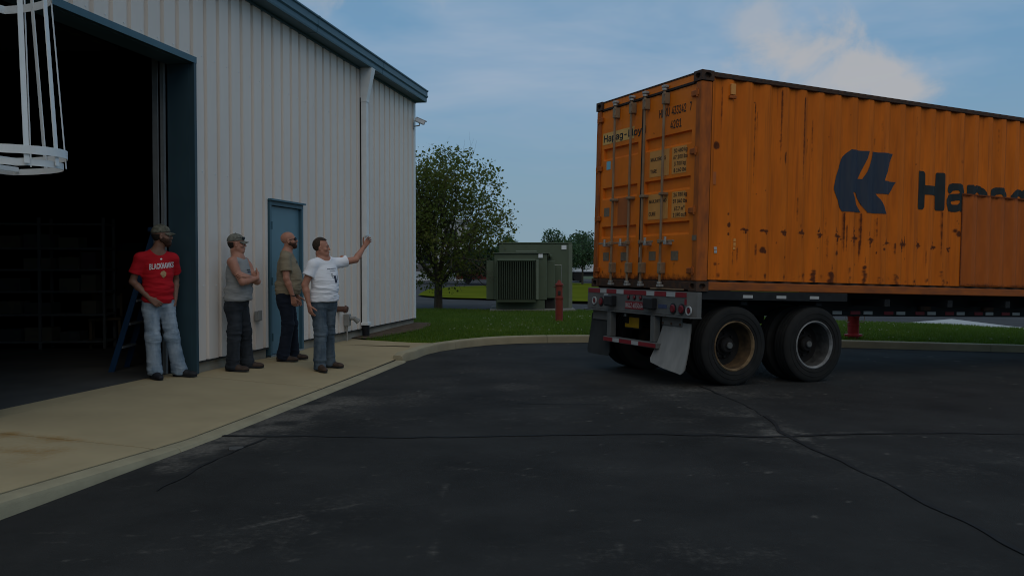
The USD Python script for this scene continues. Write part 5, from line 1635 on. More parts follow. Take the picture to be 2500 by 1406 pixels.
# ------------------------------------------------------------------ far side of the road
t = thing('office_building', 'pale grey building with dark windows far behind the maple', 'building', (-16.0, 75.0, 0.05))
part(t, 'wall', MB().box(0, 12.2, 0, 14, 0, 5.0), 'far_wall')
part(t, 'roof', MB().box(-0.2, 12.4, -0.2, 14, 5.0, 5.25), 'far_roof')
for k in range(6):
    for z in (0.9, 3.1):
        w_ = part(t, 'window', MB().box(0.8 + 1.9 * k, 1.9 + 1.9 * k, -0.06, -0.001, z, z + 1.35), 'far_wall')
        part(w_, 'pane', MB().box(0.88 + 1.9 * k, 1.82 + 1.9 * k, -0.09, -0.062, z + 0.08, z + 1.27), 'far_glass')
part(t, 'band', MB().box(0, 12.2, -0.05, -0.001, 2.45, 2.75), 'far_roof')
t = thing('low_building', 'long low white building past the maple in the distance', 'building', (-3.75, 86.0, 0.05))
part(t, 'wall', MB().box(0, 5.2, 0, 10, 0, 1.95), 'far_wall')
part(t, 'roof', MB().box(-0.3, 5.5, -0.4, 10, 1.95, 2.25), 'truck_white')
for k in range(4):
    part(t, 'window', MB().box(0.4 + 1.2 * k, 1.2 + 1.2 * k, -0.05, -0.001, 0.6, 1.5), 'far_glass')


def box_truck(x, Y, label):
    t = thing('box_truck', label, 'truck', (x, Y, 0.12), rotz(math.radians(4)), 'white trucks parked far behind')
    part(t, 'cargo_box', MB().box(0, 4.2, 0, 2.2, 0.75, 1.35, 0.03), 'truck_white')
    part(t, 'chassis', MB().box(0.1, 5.6, 0.2, 2.0, 0.40, 0.745), 'chassis_black')
    part(t, 'cab', MB().box(4.3, 5.7, 0.05, 2.15, 0.5, 1.30, 0.08), 'truck_white')
    part(t, 'windscreen', MB().box(5.2, 5.72, 0.2, 2.0, 0.95, 1.2, 0.02), 'far_glass')
    for xx in (0.8, 4.9):
        for y in (0.04, 1.92):
            part(t, 'wheel', MB().tube((xx, y, 0.40), (xx, y + 0.24, 0.40), 0.40, n=18), 'rubber')


box_truck(4.55, 71.0, 'white flatbed truck under the trees beside the container')
box_truck(10.9, 70.0, 'white truck parked far behind, hidden by the container')


def car(x, Y, rz, m, label):
    t = thing('parked_car', label, 'car', (x, Y, 0.12), rotz(rz))
    body = trimesh.convex.convex_hull(np.array([[a, b, c] for (a, c) in ((-2.1, 0.3), (2.1, 0.3), (2.15, 0.62), (1.95, 0.82), (-2.0, 0.88), (-2.15, 0.6)) for b in (-0.85, 0.85)]))
    part(t, 'body', MB().add(body), m)
    cab = trimesh.convex.convex_hull(np.array([[a, b * w, c] for (a, c, w) in ((-1.5, 0.86, 0.8), (1.05, 0.84, 0.8), (0.45, 1.36, 0.66), (-0.9, 1.38, 0.66)) for b in (-1, 1)]))
    part(t, 'cabin', MB().add(cab), 'far_glass')
    part(t, 'roof', MB().box(-0.85, 0.4, -0.64, 0.64, 1.375, 1.42, 0.02), m)
    for xx in (-1.3, 1.3):
        for y in (-0.87, 0.67):
            part(t, 'wheel', MB().tube((xx, y, 0.32), (xx, y + 0.2, 0.32), 0.32, n=18), 'rubber')


car(-6.2, 63.0, 0.0, 'car_silver', 'silver car parked far behind the maple trunk')
car(-1.9, 63.5, 0.05, 'car_red', 'dark red car parked far behind, right of the maple trunk')

# distant tree line
rs = np.random.default_rng(77)
n = 26000
az = rs.uniform(-0.45, 0.75, n)
dist = rs.uniform(300, 330, n)
hh = 2.6 + 3.2 * meshkit.fbm(np.c_[az * 26, 0 * az, 0 * az], 4, 9)
z = hh * rs.uniform(0, 1, n) ** 0.8
pos = np.c_[np.sin(az) * dist, np.cos(az) * dist, z - 0.4]
s = rs.uniform(0.25, 0.6, n)
nrm = rs.normal(0, 1, (n, 3))
nrm /= np.linalg.norm(nrm, axis=1)[:, None]
a = np.cross(nrm, rs.normal(0, 1, (n, 3)))
a /= np.linalg.norm(a, axis=1)[:, None]
b = np.cross(nrm, a)
v = np.stack([pos + a * s[:, None], pos + b * s[:, None], pos - (a + b) * s[:, None] * 0.6], 1).reshape(-1, 3)
top('tree_line', (v, np.arange(3 * n).reshape(-1, 3)), 'far_leaf', 'low line of trees along the horizon', 'trees', 'stuff')
# ------------------------------------------------------------------ people: smooth signed-distance bodies turned into one mesh each
class Field:
    def __init__(self, lo, hi, h):
        self.lo, self.h = np.array(lo, float), h
        self.n = np.ceil((np.array(hi) - self.lo) / h).astype(int) + 1
        self.F = np.full(self.n, 1.0, np.float32)

    def _sub(self, lo, hi, pad):
        a = np.clip(np.floor((np.asarray(lo) - pad - self.lo) / self.h).astype(int), 0, self.n)
        b = np.clip(np.ceil((np.asarray(hi) + pad - self.lo) / self.h).astype(int) + 1, 0, self.n)
        s = tuple(slice(p, q) for p, q in zip(a, b))
        ax = [(self.lo[k] + self.h * np.arange(a[k], b[k])).astype(np.float32) for k in range(3)]
        return s, np.meshgrid(*ax, indexing='ij', sparse=True)

    def _mix(self, s, d, k, cut=False):
        f = self.F[s]
        if f.size == 0:
            return
        if cut:
            d = -d
            hh = np.clip(0.5 - 0.5 * (d - f) / k, 0, 1) if k > 0 else None
            # smooth maximum
            self.F[s] = np.maximum(f, d) if k <= 0 else (f * hh + d * (1 - hh) + k * hh * (1 - hh))
        else:
            hh = np.clip(0.5 + 0.5 * (f - d) / k, 0, 1) if k > 0 else None
            self.F[s] = np.minimum(f, d) if k <= 0 else (f * (1 - hh) + d * hh - k * hh * (1 - hh))

    def cone(self, a, b, ra, rb, k=0.02, cut=False, end=False, start=False):
        """A tapering limb from a to b; end squares off its far end."""
        a, b = np.asarray(a, float), np.asarray(b, float)
        r = max(ra, rb)
        s, (X, Y, Z) = self._sub(np.minimum(a, b) - r, np.maximum(a, b) + r, 2 * k + 2 * self.h)
        ab = b - a
        L2 = max(ab @ ab, 1e-12)
        px, py, pz = X - a[0], Y - a[1], Z - a[2]
        t0 = (px * ab[0] + py * ab[1] + pz * ab[2]) / L2
        t = np.clip(t0, 0, 1)
        d = np.sqrt((px - t * ab[0]) ** 2 + (py - t * ab[1]) ** 2 + (pz - t * ab[2]) ** 2) - (ra + t * (rb - ra))
        if end:
            d = np.maximum(d, (t0 - 1) * math.sqrt(L2))
        if start:
            d = np.maximum(d, -t0 * math.sqrt(L2))
        self._mix(s, d.astype(np.float32), k, cut)
        return self

    def ell(self, c, r, R=None, k=0.03, cut=False, clip=None):
        """An ellipsoid; the columns of R are its axes. clip(u, v, w) in its own frame trims it."""
        c, r = np.asarray(c, float), np.asarray(r, float)
        R = np.eye(3) if R is None else R
        ext = np.sqrt(((R * r) ** 2).sum(1))
        s, (X, Y, Z) = self._sub(c - ext, c + ext, 2 * k + 2 * self.h)
        px, py, pz = X - c[0], Y - c[1], Z - c[2]
        u = [px * R[0, q] + py * R[1, q] + pz * R[2, q] for q in range(3)]
        k0 = np.sqrt(sum((u[q] / r[q]) ** 2 for q in range(3)))
        k1 = np.sqrt(sum((u[q] / r[q] ** 2) ** 2 for q in range(3)))
        d = k0 * (k0 - 1) / np.maximum(k1, 1e-9)
        d = np.where(k0 < 0.05, -r.min(), d)
        if clip is not None:
            d = np.maximum(d, clip(*u))
        self._mix(s, d.astype(np.float32), k, cut)
        return self

    def half(self, p, nrm):
        """Keeps the side that nrm points away from."""
        ax = [(self.lo[k] + self.h * np.arange(self.n[k])).astype(np.float32) for k in range(3)]
        X, Y, Z = np.meshgrid(*ax, indexing='ij', sparse=True)
        self.F = np.maximum(self.F, ((X - p[0]) * nrm[0] + (Y - p[1]) * nrm[1] + (Z - p[2]) * nrm[2]).astype(np.float32))
        return self

    def mesh(self):
        F = np.pad(self.F, 1, constant_values=1.0)
        lo = self.lo - self.h
        S = F < 0
        cnt = np.zeros(np.array(S.shape) - 1, np.uint8)
        cs = [(i, j, k) for i in (0, 1) for j in (0, 1) for k in (0, 1)]
        n = np.array(cnt.shape)
        for (i, j, k) in cs:
            cnt += S[i:i + n[0], j:j + n[1], k:k + n[2]]
        I, J, K = np.nonzero((cnt > 0) & (cnt < 8))
        idx = np.full(cnt.shape, -1, np.int32)
        idx[I, J, K] = np.arange(len(I))
        val = {c: F[I + c[0], J + c[1], K + c[2]] for c in cs}
        acc, num = np.zeros((len(I), 3)), np.zeros(len(I))
        for c in cs:
            for ax in range(3):
                if c[ax] == 0:
                    e = tuple(1 if q == ax else c[q] for q in range(3))
                    va, vb = val[c], val[e]
                    m = (va < 0) != (vb < 0)
                    t = va[m] / (va[m] - vb[m])
                    p = np.repeat(np.array([c], float), m.sum(), 0)
                    p[:, ax] += t
                    acc[m] += p
                    num[m] += 1
        V = lo + self.h * (np.c_[I, J, K] + acc / num[:, None])
        quads = []
        for ax in range(3):
            o = [0, 0, 0]
            o[ax] = 1
            A = S[1:-1, 1:-1, 1:-1]
            B = S[1 + o[0]:S.shape[0] - 1 + o[0], 1 + o[1]:S.shape[1] - 1 + o[1], 1 + o[2]:S.shape[2] - 1 + o[2]]
            i, j, k = np.nonzero(A != B)
            flip = ~A[i, j, k]
            i, j, k = i + 1, j + 1, k + 1
            u, w = [(1, 2), (2, 0), (0, 1)][ax]
            du, dw = np.zeros(3, int), np.zeros(3, int)
            du[u], dw[w] = 1, 1
            P = np.c_[i, j, k]
            g = lambda Q: idx[Q[:, 0], Q[:, 1], Q[:, 2]]
            q = np.c_[g(P - du - dw), g(P - dw), g(P), g(P - du)]
            q[flip] = q[flip][:, ::-1]
            quads.append(q)
        q = np.vstack(quads)
        return V, np.vstack([q[:, [0, 1, 2]], q[:, [0, 2, 3]]])


def vnormals(v, f):
    n = np.zeros_like(v)
    c = np.cross(v[f[:, 1]] - v[f[:, 0]], v[f[:, 2]] - v[f[:, 0]])
    for k in range(3):
        np.add.at(n, f[:, k], c)
    return n / np.maximum(np.linalg.norm(n, axis=1, keepdims=True), 1e-12)


def relax(v, f, it=2):
    """Taubin smoothing over the mesh's edges."""
    e = np.vstack([f[:, [0, 1]], f[:, [1, 2]], f[:, [2, 0]]])
    e = np.unique(np.sort(e, 1), axis=0)
    e = np.vstack([e, e[:, ::-1]])
    deg = np.maximum(np.bincount(e[:, 0], minlength=len(v)), 1)[:, None]
    v = np.array(v, float)
    for _ in range(it):
        for lam in (0.5, -0.52):
            s = np.stack([np.bincount(e[:, 0], weights=v[e[:, 1], k], minlength=len(v)) for k in range(3)], 1)
            v = v + lam * (s / deg - v)
    return v, f


def unit(a):
    a = np.asarray(a, float)
    return a / np.linalg.norm(a)


def hand(F, W_, d, n, thumb, curl=(0.2, 0.35, 0.3), spread=0.02, tcurl=0.3, s=1.0):
    """A hand from wrist W_: d runs to the fingers, n is where the palm faces, thumb +1 or -1 picks its side along cross(n, d)."""
    d, n = unit(d), np.asarray(n, float)
    n = unit(n - (n @ d) * d)
    u = np.cross(n, d) * thumb
    W_ = np.asarray(W_, float)
    for k, (o, L, r) in enumerate(((0.030, 0.076, 0.0098), (0.010, 0.084, 0.0100), (-0.010, 0.078, 0.0096), (-0.029, 0.061, 0.0086))):
        kn = W_ + d * (0.088 - 0.004 * abs(k - 1)) * s + u * o * s
        F.cone(W_ + u * o * 0.5 * s, kn, 0.0185 * s, 0.0125 * s, 0.012)
        dd = unit(d + u * (o / 0.03) * spread * 3.2)
        p, c = kn, 0.0
        for m, fr in enumerate((0.46, 0.31, 0.23)):
            c += curl[m] * (1 + 0.12 * k)
            q = p + (dd * math.cos(c) + n * math.sin(c)) * L * fr * s
            F.cone(p, q, r * (1 - 0.10 * m) * s, r * (0.92 - 0.10 * m) * s, 0.004)
            p = q
    p = W_ + d * 0.022 * s + u * 0.024 * s
    td = unit(d * 0.62 + u * 0.78 + n * 0.28)
    for m, (L, r) in enumerate(((0.042, 0.0135), (0.033, 0.0112), (0.027, 0.0098))):
        q = p + td * L * s
        F.cone(p, q, r * s, r * 0.88 * s, 0.008 if m == 0 else 0.004)
        p = q
        td = unit(td + d * 0.25 + n * tcurl * 0.4)


def head_frame(hf, pitch):
    y = np.array([hf[0], hf[1], 0.0])
    y = unit(y)
    x = np.array([y[1], -y[0], 0.0])
    z = np.array([0, 0, 1.0])
    c, s_ = math.cos(pitch), math.sin(pitch)
    return np.c_[x, y * c + z * s_, -y * s_ + z * c]


def add_head(F, H, R, k=0.015):
    P = lambda x, y, z: H + R @ np.array([x, y, z])
    F.ell(P(0, -0.016, 0.036), (0.077, 0.097, 0.086), R, k)
    F.ell(P(0, 0.026, -0.030), (0.063, 0.066, 0.088), R, 0.03)
    F.ell(P(0, 0.068, -0.092), (0.034, 0.030, 0.026), R, 0.025)
    for s in (-1, 1):
        F.cone(P(s * 0.055, 0.0, -0.050), P(s * 0.026, 0.055, -0.090), 0.020, 0.020, 0.03)
        F.ell(P(s * 0.046, 0.062, -0.028), (0.022, 0.020, 0.018), R, 0.02)
    F.cone(P(-0.036, 0.080, 0.022), P(0.036, 0.080, 0.022), 0.0105, 0.0105, 0.015)
    for s in (-1, 1):
        F.ell(P(s * 0.031, 0.101, 0.003), (0.016, 0.016, 0.010), R, 0.012, cut=True)
    F.cone(P(0, 0.088, 0.014), P(0, 0.1085, -0.027), 0.0085, 0.0115, 0.010)
    for s in (-1, 1):
        F.ell(P(s * 0.012, 0.098, -0.032), (0.009, 0.010, 0.008), R, 0.006)
        F.ell(P(s * 0.079, -0.004, -0.012), (0.011, 0.019, 0.031), R, 0.006)
        F.ell(P(s * 0.088, 0.003, -0.010), (0.006, 0.009, 0.016), R, 0.004, cut=True)
    F.ell(P(0, 0.093, -0.055), (0.024, 0.013, 0.0075), R, 0.006)
    F.ell(P(0, 0.092, -0.068), (0.021, 0.013, 0.0085), R, 0.006)


def eyes(t, H, R):
    P = lambda x, y, z: H + R @ np.array([x, y, z])
    for s in (-1, 1):
        mb = MB()
        ico = trimesh.creation.icosphere(subdivisions=2, radius=0.0115)
        mb.add(ico.vertices * [1, 1, 0.6] + P(s * 0.031, 0.0745, 0.003), ico.faces)
        e = part(t, 'eye', mb, 'eye_white', smooth=True)
        mb = MB()
        ico = trimesh.creation.icosphere(subdivisions=1, radius=0.0055)
        mb.add(ico.vertices + P(s * 0.031, 0.0815, 0.003), ico.faces)
        part(e, 'iris', mb, 'hair_dark', smooth=True)
        mb = MB()
        a = np.array([P(s * (0.016 + 0.028 * q), 0.092 - 0.013 * q * q, 0.024 + 0.004 * math.sin(q * 3)) for q in np.linspace(0, 1, 6)])
        for p, q in zip(a[:-1], a[1:]):
            mb.tube(p, q, 0.0045, n=6)
        part(t, 'eyebrow', mb, 'hair_dark')


def cap_on(t, H, R, m):
    P = lambda v: H + np.asarray(v) @ R.T
    F = Field(H - 0.2, H + 0.2, 0.006)
    F.ell(H + R @ [0, -0.014, 0.040], (0.087, 0.108, 0.094), R, 0.0, clip=lambda u, v, w: -w - 0.005 + 0.10 * v)
    v, f = relax(*F.mesh(), 3)
    c = part(t, 'cap', (v, f), m, smooth=True)
    U, T = np.meshgrid(np.linspace(-1, 1, 17), np.linspace(0, 1, 9), indexing='ij')
    x = U * 0.074
    y = 0.066 - 0.030 * U ** 2 + T * (0.082 - 0.030 * U ** 2) + 0.0
    z = 0.047 - 0.022 * U ** 2 - 0.022 * T + 0.0 * T
    a = np.c_[x.ravel(), y.ravel(), z.ravel()]
    i, j = np.meshgrid(np.arange(16), np.arange(8), indexing='ij')
    q = (i * 9 + j).ravel()
    f = np.c_[q, q + 9, q + 10, q + 1]
    mb = MB().add(P(a), f).add(P(a - [0, 0, 0.006]), f[:, ::-1])
    # rim
    ring_ = [k * 9 + 8 for k in range(17)]
    va = P(a)
    vb = P(a - [0, 0, 0.006])
    mb.add(np.vstack([va[ring_], vb[ring_]]), [[k, k + 17, k + 18, k + 1] for k in range(16)])
    part(c, 'visor', mb, m, smooth=40)
    mb = MB()
    ico = trimesh.creation.icosphere(subdivisions=1, radius=0.009)
    mb.add(P(ico.vertices * [1, 1, 0.6] + [0, -0.016, 0.135]), ico.faces)
    part(c, 'button', mb, m)
    return c


def shades(t, H, R, lens_only=False, lift=0.0, fwd=0.0):
    P = lambda v: H + np.asarray(v) @ R.T
    mb = MB()
    for s in (-1, 1):
        mb.tube(P([[s * 0.066, 0.078, 0.012 + lift]])[0], P([[s * 0.080, -0.005, 0.004 + lift]])[0], 0.0035, n=6)
    mb.tube(P([[-0.012, 0.106 + fwd, 0.010 + lift]])[0], P([[0.012, 0.106 + fwd, 0.010 + lift]])[0], 0.004, n=6)
    g = part(t, 'sunglasses', mb, 'black_plastic')
    for s in (-1, 1):
        pts = []
        for a_ in np.linspace(0, 2 * np.pi, 14, endpoint=False):
            uu, ww = 0.028 * math.cos(a_) * (1 if abs(math.cos(a_)) < .9 else 0.95), 0.019 * math.sin(a_)
            xx = s * 0.037 + uu
            pts.append([xx, 0.108 + fwd - 7.5 * xx * xx, 0.006 + ww + lift])
        pts = np.array(pts)
        v = np.vstack([P(pts), P(pts - [0, 0.004, 0])])
        part(g, 'lens', MB().add(trimesh.convex.convex_hull(v)), 'black_gloss')


def stick(target, mesh2d, c, ru, fw, m, t, name, off=0.003, sub=0.015, tilt=0.0):
    """Prints a flat shape on cloth: casts it along -fw onto the mesh and lays it just proud of it."""
    if isinstance(mesh2d, trimesh.Trimesh):
        keep = np.asarray(mesh2d.face_normals)[:, 2] > 0.5
        V, Fc = np.asarray(mesh2d.vertices)[:, :2], np.asarray(mesh2d.faces)[keep]
    else:
        V, Fc = trimesh.creation.triangulate_polygon(mesh2d, engine='earcut')
    V3, Fc = trimesh.remesh.subdivide_to_size(np.c_[V, 0 * V[:, 0]], Fc, sub, max_iter=10)
    ca, sa = math.cos(tilt), math.sin(tilt)
    uu, ww = V3[:, 0] * ca - V3[:, 1] * sa, V3[:, 0] * sa + V3[:, 1] * ca
    o = np.asarray(c) + uu[:, None] * np.asarray(ru) + ww[:, None] * np.array([0, 0, 1.0]) + np.asarray(fw) * 0.6
    d = np.repeat(-np.asarray(fw)[None], len(o), 0)
    tm = trimesh.Trimesh(*target, process=False)
    loc, ri, _ = tm.ray.intersects_location(o, d, multiple_hits=False)
    P = np.full((len(o), 3), np.nan)
    P[ri] = loc
    ok = ~np.isnan(P[:, 0])
    if not ok.any():
        return
    Fc = Fc[ok[Fc].all(1)]
    P[~ok] = 0
    P = P + np.asarray(fw) * off
    a, b, c_ = P[Fc[:, 0]], P[Fc[:, 1]], P[Fc[:, 2]]
    fl = (np.cross(b - a, c_ - a) @ np.asarray(fw)) < 0
    Fc[fl] = Fc[fl][:, ::-1]
    part(t, name, (P, Fc), m)


def wrinkle(v, f, seed, amp, scale=(0.09, 0.09, 0.035), mask=None):
    n = vnormals(v, f)
    w = meshkit.fbm(v / np.array(scale), 3, seed) - 0.5
    ridge = 0.5 - np.abs(meshkit.fbm(v / (np.array(scale) * 1.6) + 31, 2, seed + 1) - 0.5) * 2.2
    a = amp * (1.5 * w + 0.9 * ridge)
    if mask is not None:
        a = a * mask(v)
    return v + n * a[:, None], f


def man(label, base, f, hf, J, look_, pitch=0.0, hem=0.88, sleeve=0.62, belly=0.0, build=1.0, flare=0.0, seed=0):
    """J: joints in metres from the base point (x to the right of the picture, y away from the camera, z up)."""
    # joints and directions were taken square to the line of sight from the yard: turn them into the yard's axes
    V_ = rotz(-math.atan2(base[0], base[1]))
    f = V_ @ unit([f[0], f[1], 0])
    hf = V_ @ np.array([hf[0], hf[1], 0.0])
    r = np.array([f[1], -f[0], 0])
    RT = np.c_[r, f, [0, 0, 1]]
    t = thing('person', label, 'person', base)
    J = {k: V_ @ np.asarray(v, float) for k, v in J.items()}
    pts = np.array([v for k, v in J.items() if k[:2] not in ('to', 'hd', 'hn')])
    lo, hi = pts.min(0) - [0.24, 0.24, 0.02], pts.max(0) + [0.24, 0.24, 0.30]
    lo[2], hi[2] = -0.02, max(hi[2], J['head'][2] + 0.16)
    C, Pv, H = J['chest'], J['pelvis'], J['head']
    RH = head_frame(hf, pitch)
    mid = (C + Pv) / 2
    b = build
    # ---- the body: one skin
    F = Field(lo, hi, 0.0055)
    F.ell(C, (0.165 * b, 0.112 * b, 0.19), RT, 0.05)
    F.ell(mid + f * (0.01 + belly * 0.5), (0.145 * b, 0.105 * b + belly * 0.5, 0.19), RT, 0.06)
    F.ell(Pv, (0.155 * b, 0.108 * b, 0.13), RT, 0.06)
    F.cone(J['shR'], J['shL'], 0.050, 0.050, 0.05)
    nb = (J['shR'] + J['shL']) / 2 + [0, 0, 0.02]
    F.cone(nb, H + RH @ [0, -0.020, -0.075], 0.070, 0.060, 0.040)
    for s in 'RL':
        F.cone(nb + [0, 0, 0.035], J['sh' + s] * 0.75 + nb * 0.25, 0.054, 0.046, 0.05)
    for s in 'RL':
        F.cone(J['sh' + s] + [0, 0, -0.012], J['el' + s], 0.055 * b, 0.042 * b, 0.03)
        F.ell(J['sh' + s] * 0.68 + J['el' + s] * 0.32, (0.048 * b, 0.048 * b, 0.085), None, 0.03)
        m_ = J['el' + s] * 0.7 + J['wr' + s] * 0.3
        F.cone(J['el' + s], m_, 0.041 * b, 0.043 * b, 0.015)
        F.cone(m_, J['wr' + s], 0.043 * b, 0.027, 0.015)
        hp = Pv + (r if s == 'R' else -r) * 0.085 + [0, 0, -0.03]
        F.cone(hp, J['kn' + s], 0.078, 0.052, 0.03)
        F.cone(J['kn' + s], J['an' + s], 0.052, 0.036, 0.03)
        if J.get('pocket' + s) is None:
            hd, hn = J['hd' + s], J['hn' + s]
            hand(F, J['wr' + s] + unit(hd) * 0.012, hd, hn, 1 if s == 'L' else -1, look_.get('curl' + s, (0.25, 0.4, 0.3)), look_.get('spread' + s, 0.02))
    add_head(F, H, RH)
    v, fc = relax(*F.mesh(), 3)
    body = part(t, 'body', (v, fc), look_['skin'], smooth=True)
    eyes(t, H, RH)
    # ---- shirt
    S = Field(lo, hi, 0.0065)
    S.ell(C + [0, 0, 0.0], (0.185 * b, 0.132 * b, 0.215), RT, 0.05)
    S.ell(mid + f * (0.012 + belly * 0.6), (0.172 * b, 0.132 * b + belly * 0.6, 0.25), RT, 0.06)
    S.ell(Pv + f * belly * 0.35 + [0, 0, 0.02], (0.182 * b, 0.142 * b + belly * 0.3, 0.22), RT, 0.06)
    if sleeve > 0:
        S.cone(J['shR'] + [0, 0, -0.012], J['shL'] + [0, 0, -0.012], 0.060, 0.060, 0.045)
        for s in 'RL':
            S.cone(nb + [0, 0, 0.018], J['sh' + s] * 0.8 + nb * 0.2, 0.070, 0.052, 0.05)
        for s in 'RL':
            a, e = J['sh' + s], J['el' + s]
            S.cone(a + [0, 0, -0.018], a + (e - a) * sleeve, 0.064 * b, 0.070 * b + 0.006, 0.035, end=True)
            S.cone(a + (e - a) * (sleeve - 0.06), a + (e - a) * (sleeve + 0.08), 0.048 * b, 0.046 * b, 0.004, cut=True)
    else:
        S.cone(J['shR'] * 0.80 + J['shL'] * 0.20, J['shL'] * 0.80 + J['shR'] * 0.20, 0.066, 0.066, 0.04)
        for s in 'RL':
            a, e = J['sh' + s], J['el' + s]
            S.cone(a + [0, 0, -0.012], a + (e - a) * 0.5, 0.057 * b, 0.050 * b, 0.008, cut=True)
    S.cone(nb + [0, 0, 0.012] + f * 0.014, nb + (H - nb) * 0.5 + f * 0.03, 0.066, 0.10, 0.012, cut=True)
    S.half((0, 0, hem), (0, 0, -1))
    v, fc = relax(*S.mesh(), 2)
    fold = lambda q: 0.45 + 1.0 * np.clip((C[2] + 0.02 - q[:, 2]) / 0.25, 0, 1)
    v, fc = wrinkle(v, fc, seed + 3, 0.0150, (0.17, 0.17, 0.060), fold)
    v, fc = wrinkle(v, fc, seed + 23, 0.0060, (0.11, 0.11, 0.028), lambda q: np.clip((C[2] + 0.06 - q[:, 2]) / 0.2, 0.25, 1))
    shirt = part(t, 'shirt', (v, fc), look_['shirt'], smooth=True)
    shirt_mesh = (v, fc)
    # ---- trousers
    L_ = Field(lo, hi, 0.0065)
    L_.ell(Pv + [0, 0, 0.0], (0.168 * b, 0.124 * b + belly * 0.15, 0.15), RT, 0.04)
    for s in 'RL':
        hp = Pv + (r if s == 'R' else -r) * 0.085 + [0, 0, -0.04]
        kn, an = J['kn' + s], J['an' + s]
        L_.cone(hp, kn, 0.098 * b, 0.076 + flare * 0.3, 0.035)
        L_.ell(hp * 0.8 + kn * 0.2 - f * 0.035, (0.085, 0.085, 0.12), None, 0.05)
        L_.cone(kn, an * 0.93 + kn * 0.07 + [0, 0, -0.03], 0.074 + flare * 0.3, 0.068 + flare, 0.03)
    L_.half((0, 0, max(hem + 0.07, Pv[2] + 0.10)), (0, 0, 1))
    L_.half((0, 0, 0.030), (0, 0, -1))
    v, fc = relax(*L_.mesh(), 2)
    knz = (J['knR'][2] + J['knL'][2]) / 2
    crease = lambda q: 0.35 + 1.1 * np.exp(-((q[:, 2] - knz) / 0.12) ** 2) + 1.5 * np.clip((0.24 - q[:, 2]) / 0.2, 0, 1) + 0.6 * np.exp(-((q[:, 2] - 0.80) / 0.07) ** 2)
    v, fc = wrinkle(v, fc, seed + 11, 0.0160, (0.15, 0.15, 0.055), crease)
    jeans = part(t, 'trousers', (v, fc), look_['jeans'], smooth=True)
    if look_.get('belt'):
        bz = hem - 0.012
    # ---- shoes
    for s in 'RL':
        an, td = J['an' + s], unit(np.r_[J['toe' + s][:2], 0.0])
        c0 = np.array([an[0], an[1], 0.0])
        K = Field(c0 - [0.32, 0.32, 0.02], c0 + [0.32, 0.32, 0.2], 0.005)
        sd = np.array([td[1], -td[0], 0])
        RS = np.c_[sd, td, [0, 0, 1]]
        K.cone(c0 - td * 0.045 + [0, 0, 0.045], c0 + td * 0.06 + [0, 0, 0.045], 0.043, 0.046, 0.02)
        K.ell(c0 + td * 0.13 + [0, 0, 0.028], (0.048, 0.085, 0.042), RS, 0.04)
        K.cone(c0 - td * 0.03 + [0, 0, 0.05], c0 - td * 0.02 + [0, 0, 0.13], 0.046, 0.046, 0.03)
        K.half((0, 0, 0.018), (0, 0, -1))
        v, fc = relax(*K.mesh(), 3)
        sh = part(t, 'shoe', (v, fc), look_['shoe'], smooth=True)
        a_ = np.linspace(0, 2 * np.pi, 30, endpoint=False)
        rim = np.array([c0 + td * (0.062 + 0.150 * math.sin(q)) + sd * ((0.050 + 0.006 * math.sin(q)) * math.cos(q)) for q in a_])
        mb = MB()
        mb.add(trimesh.convex.convex_hull(np.vstack([rim + [0, 0, 0.002], rim + [0, 0, 0.022]])))
        part(sh, 'sole', mb, look_.get('sole', 'black_plastic'))
    return t, shirt, shirt_mesh, shirt_mesh, H, RH, r, f, C, nb


look('skin_fair', (0.40, 0.215, 0.150), 0.55, 0.10, 14, spec=0.35)
look('skin_ruddy', (0.37, 0.165, 0.105), 0.55, 0.12, 14, spec=0.35)
look('skin_tan', (0.20, 0.095, 0.060), 0.55, 0.10, 14, spec=0.35)
look('eye_white', (0.26, 0.22, 0.20), 0.3, 0.05)
look('hair_dark', (0.022, 0.015, 0.011), 0.75, 0.25, 60, bump=0.003, bscale=160)
look('hair_brown', (0.040, 0.026, 0.017), 0.75, 0.3, 60, bump=0.004, bscale=160)
look('beard_brown', (0.048, 0.021, 0.012), 0.85, 0.3, 80, bump=0.004, bscale=200)
look('black_gloss', (0.006, 0.006, 0.007), 0.12, 0.0)
look('shirt_red', (0.42, 0.006, 0.012), 0.85, 0.06, 5, bump=0.0008, bscale=300)
look('shirt_grey', (0.255, 0.250, 0.240), 0.9, 0.07, 9, bump=0.0008, bscale=300)
look('shirt_khaki', (0.225, 0.180, 0.118), 0.9, 0.07, 9, bump=0.0008, bscale=300)
look('shirt_white', (0.74, 0.73, 0.75), 0.85, 0.02, 5, bump=0.0008, bscale=300)
look('jeans_light', (0.105, 0.15, 0.195), 0.9, 0.0, 5.0, col2=(0.33, 0.37, 0.41), bump=0.001, bscale=300, stretch=(1.6, 1.6, 0.7))
look('jeans_dark', (0.009, 0.011, 0.014), 0.9, 0.0, 4.5, col2=(0.034, 0.038, 0.044), bump=0.001, bscale=300, stretch=(1.6, 1.6, 0.7))
look('jeans_navy', (0.006, 0.009, 0.017), 0.9, 0.0, 5, col2=(0.014, 0.019, 0.031), bump=0.001, bscale=300)
look('jeans_mid', (0.026, 0.043, 0.062), 0.9, 0.0, 5.0, col2=(0.105, 0.13, 0.15), bump=0.001, bscale=300, stretch=(1.6, 1.6, 0.7))
look('shoe_black', (0.016, 0.016, 0.018), 0.6, 0.2, 20)
look('shoe_brown', (0.050, 0.030, 0.020), 0.65, 0.25, 20)
look('camo_green', (0.045, 0.042, 0.028), 0.9, 0.0, 26, col2=(0.17, 0.155, 0.115), detail=2.0)
look('camo_grey', (0.075, 0.070, 0.055), 0.9, 0.0, 26, col2=(0.20, 0.19, 0.155), detail=2.0)
look('print_white', (0.70, 0.69, 0.68), 0.8, 0.05)
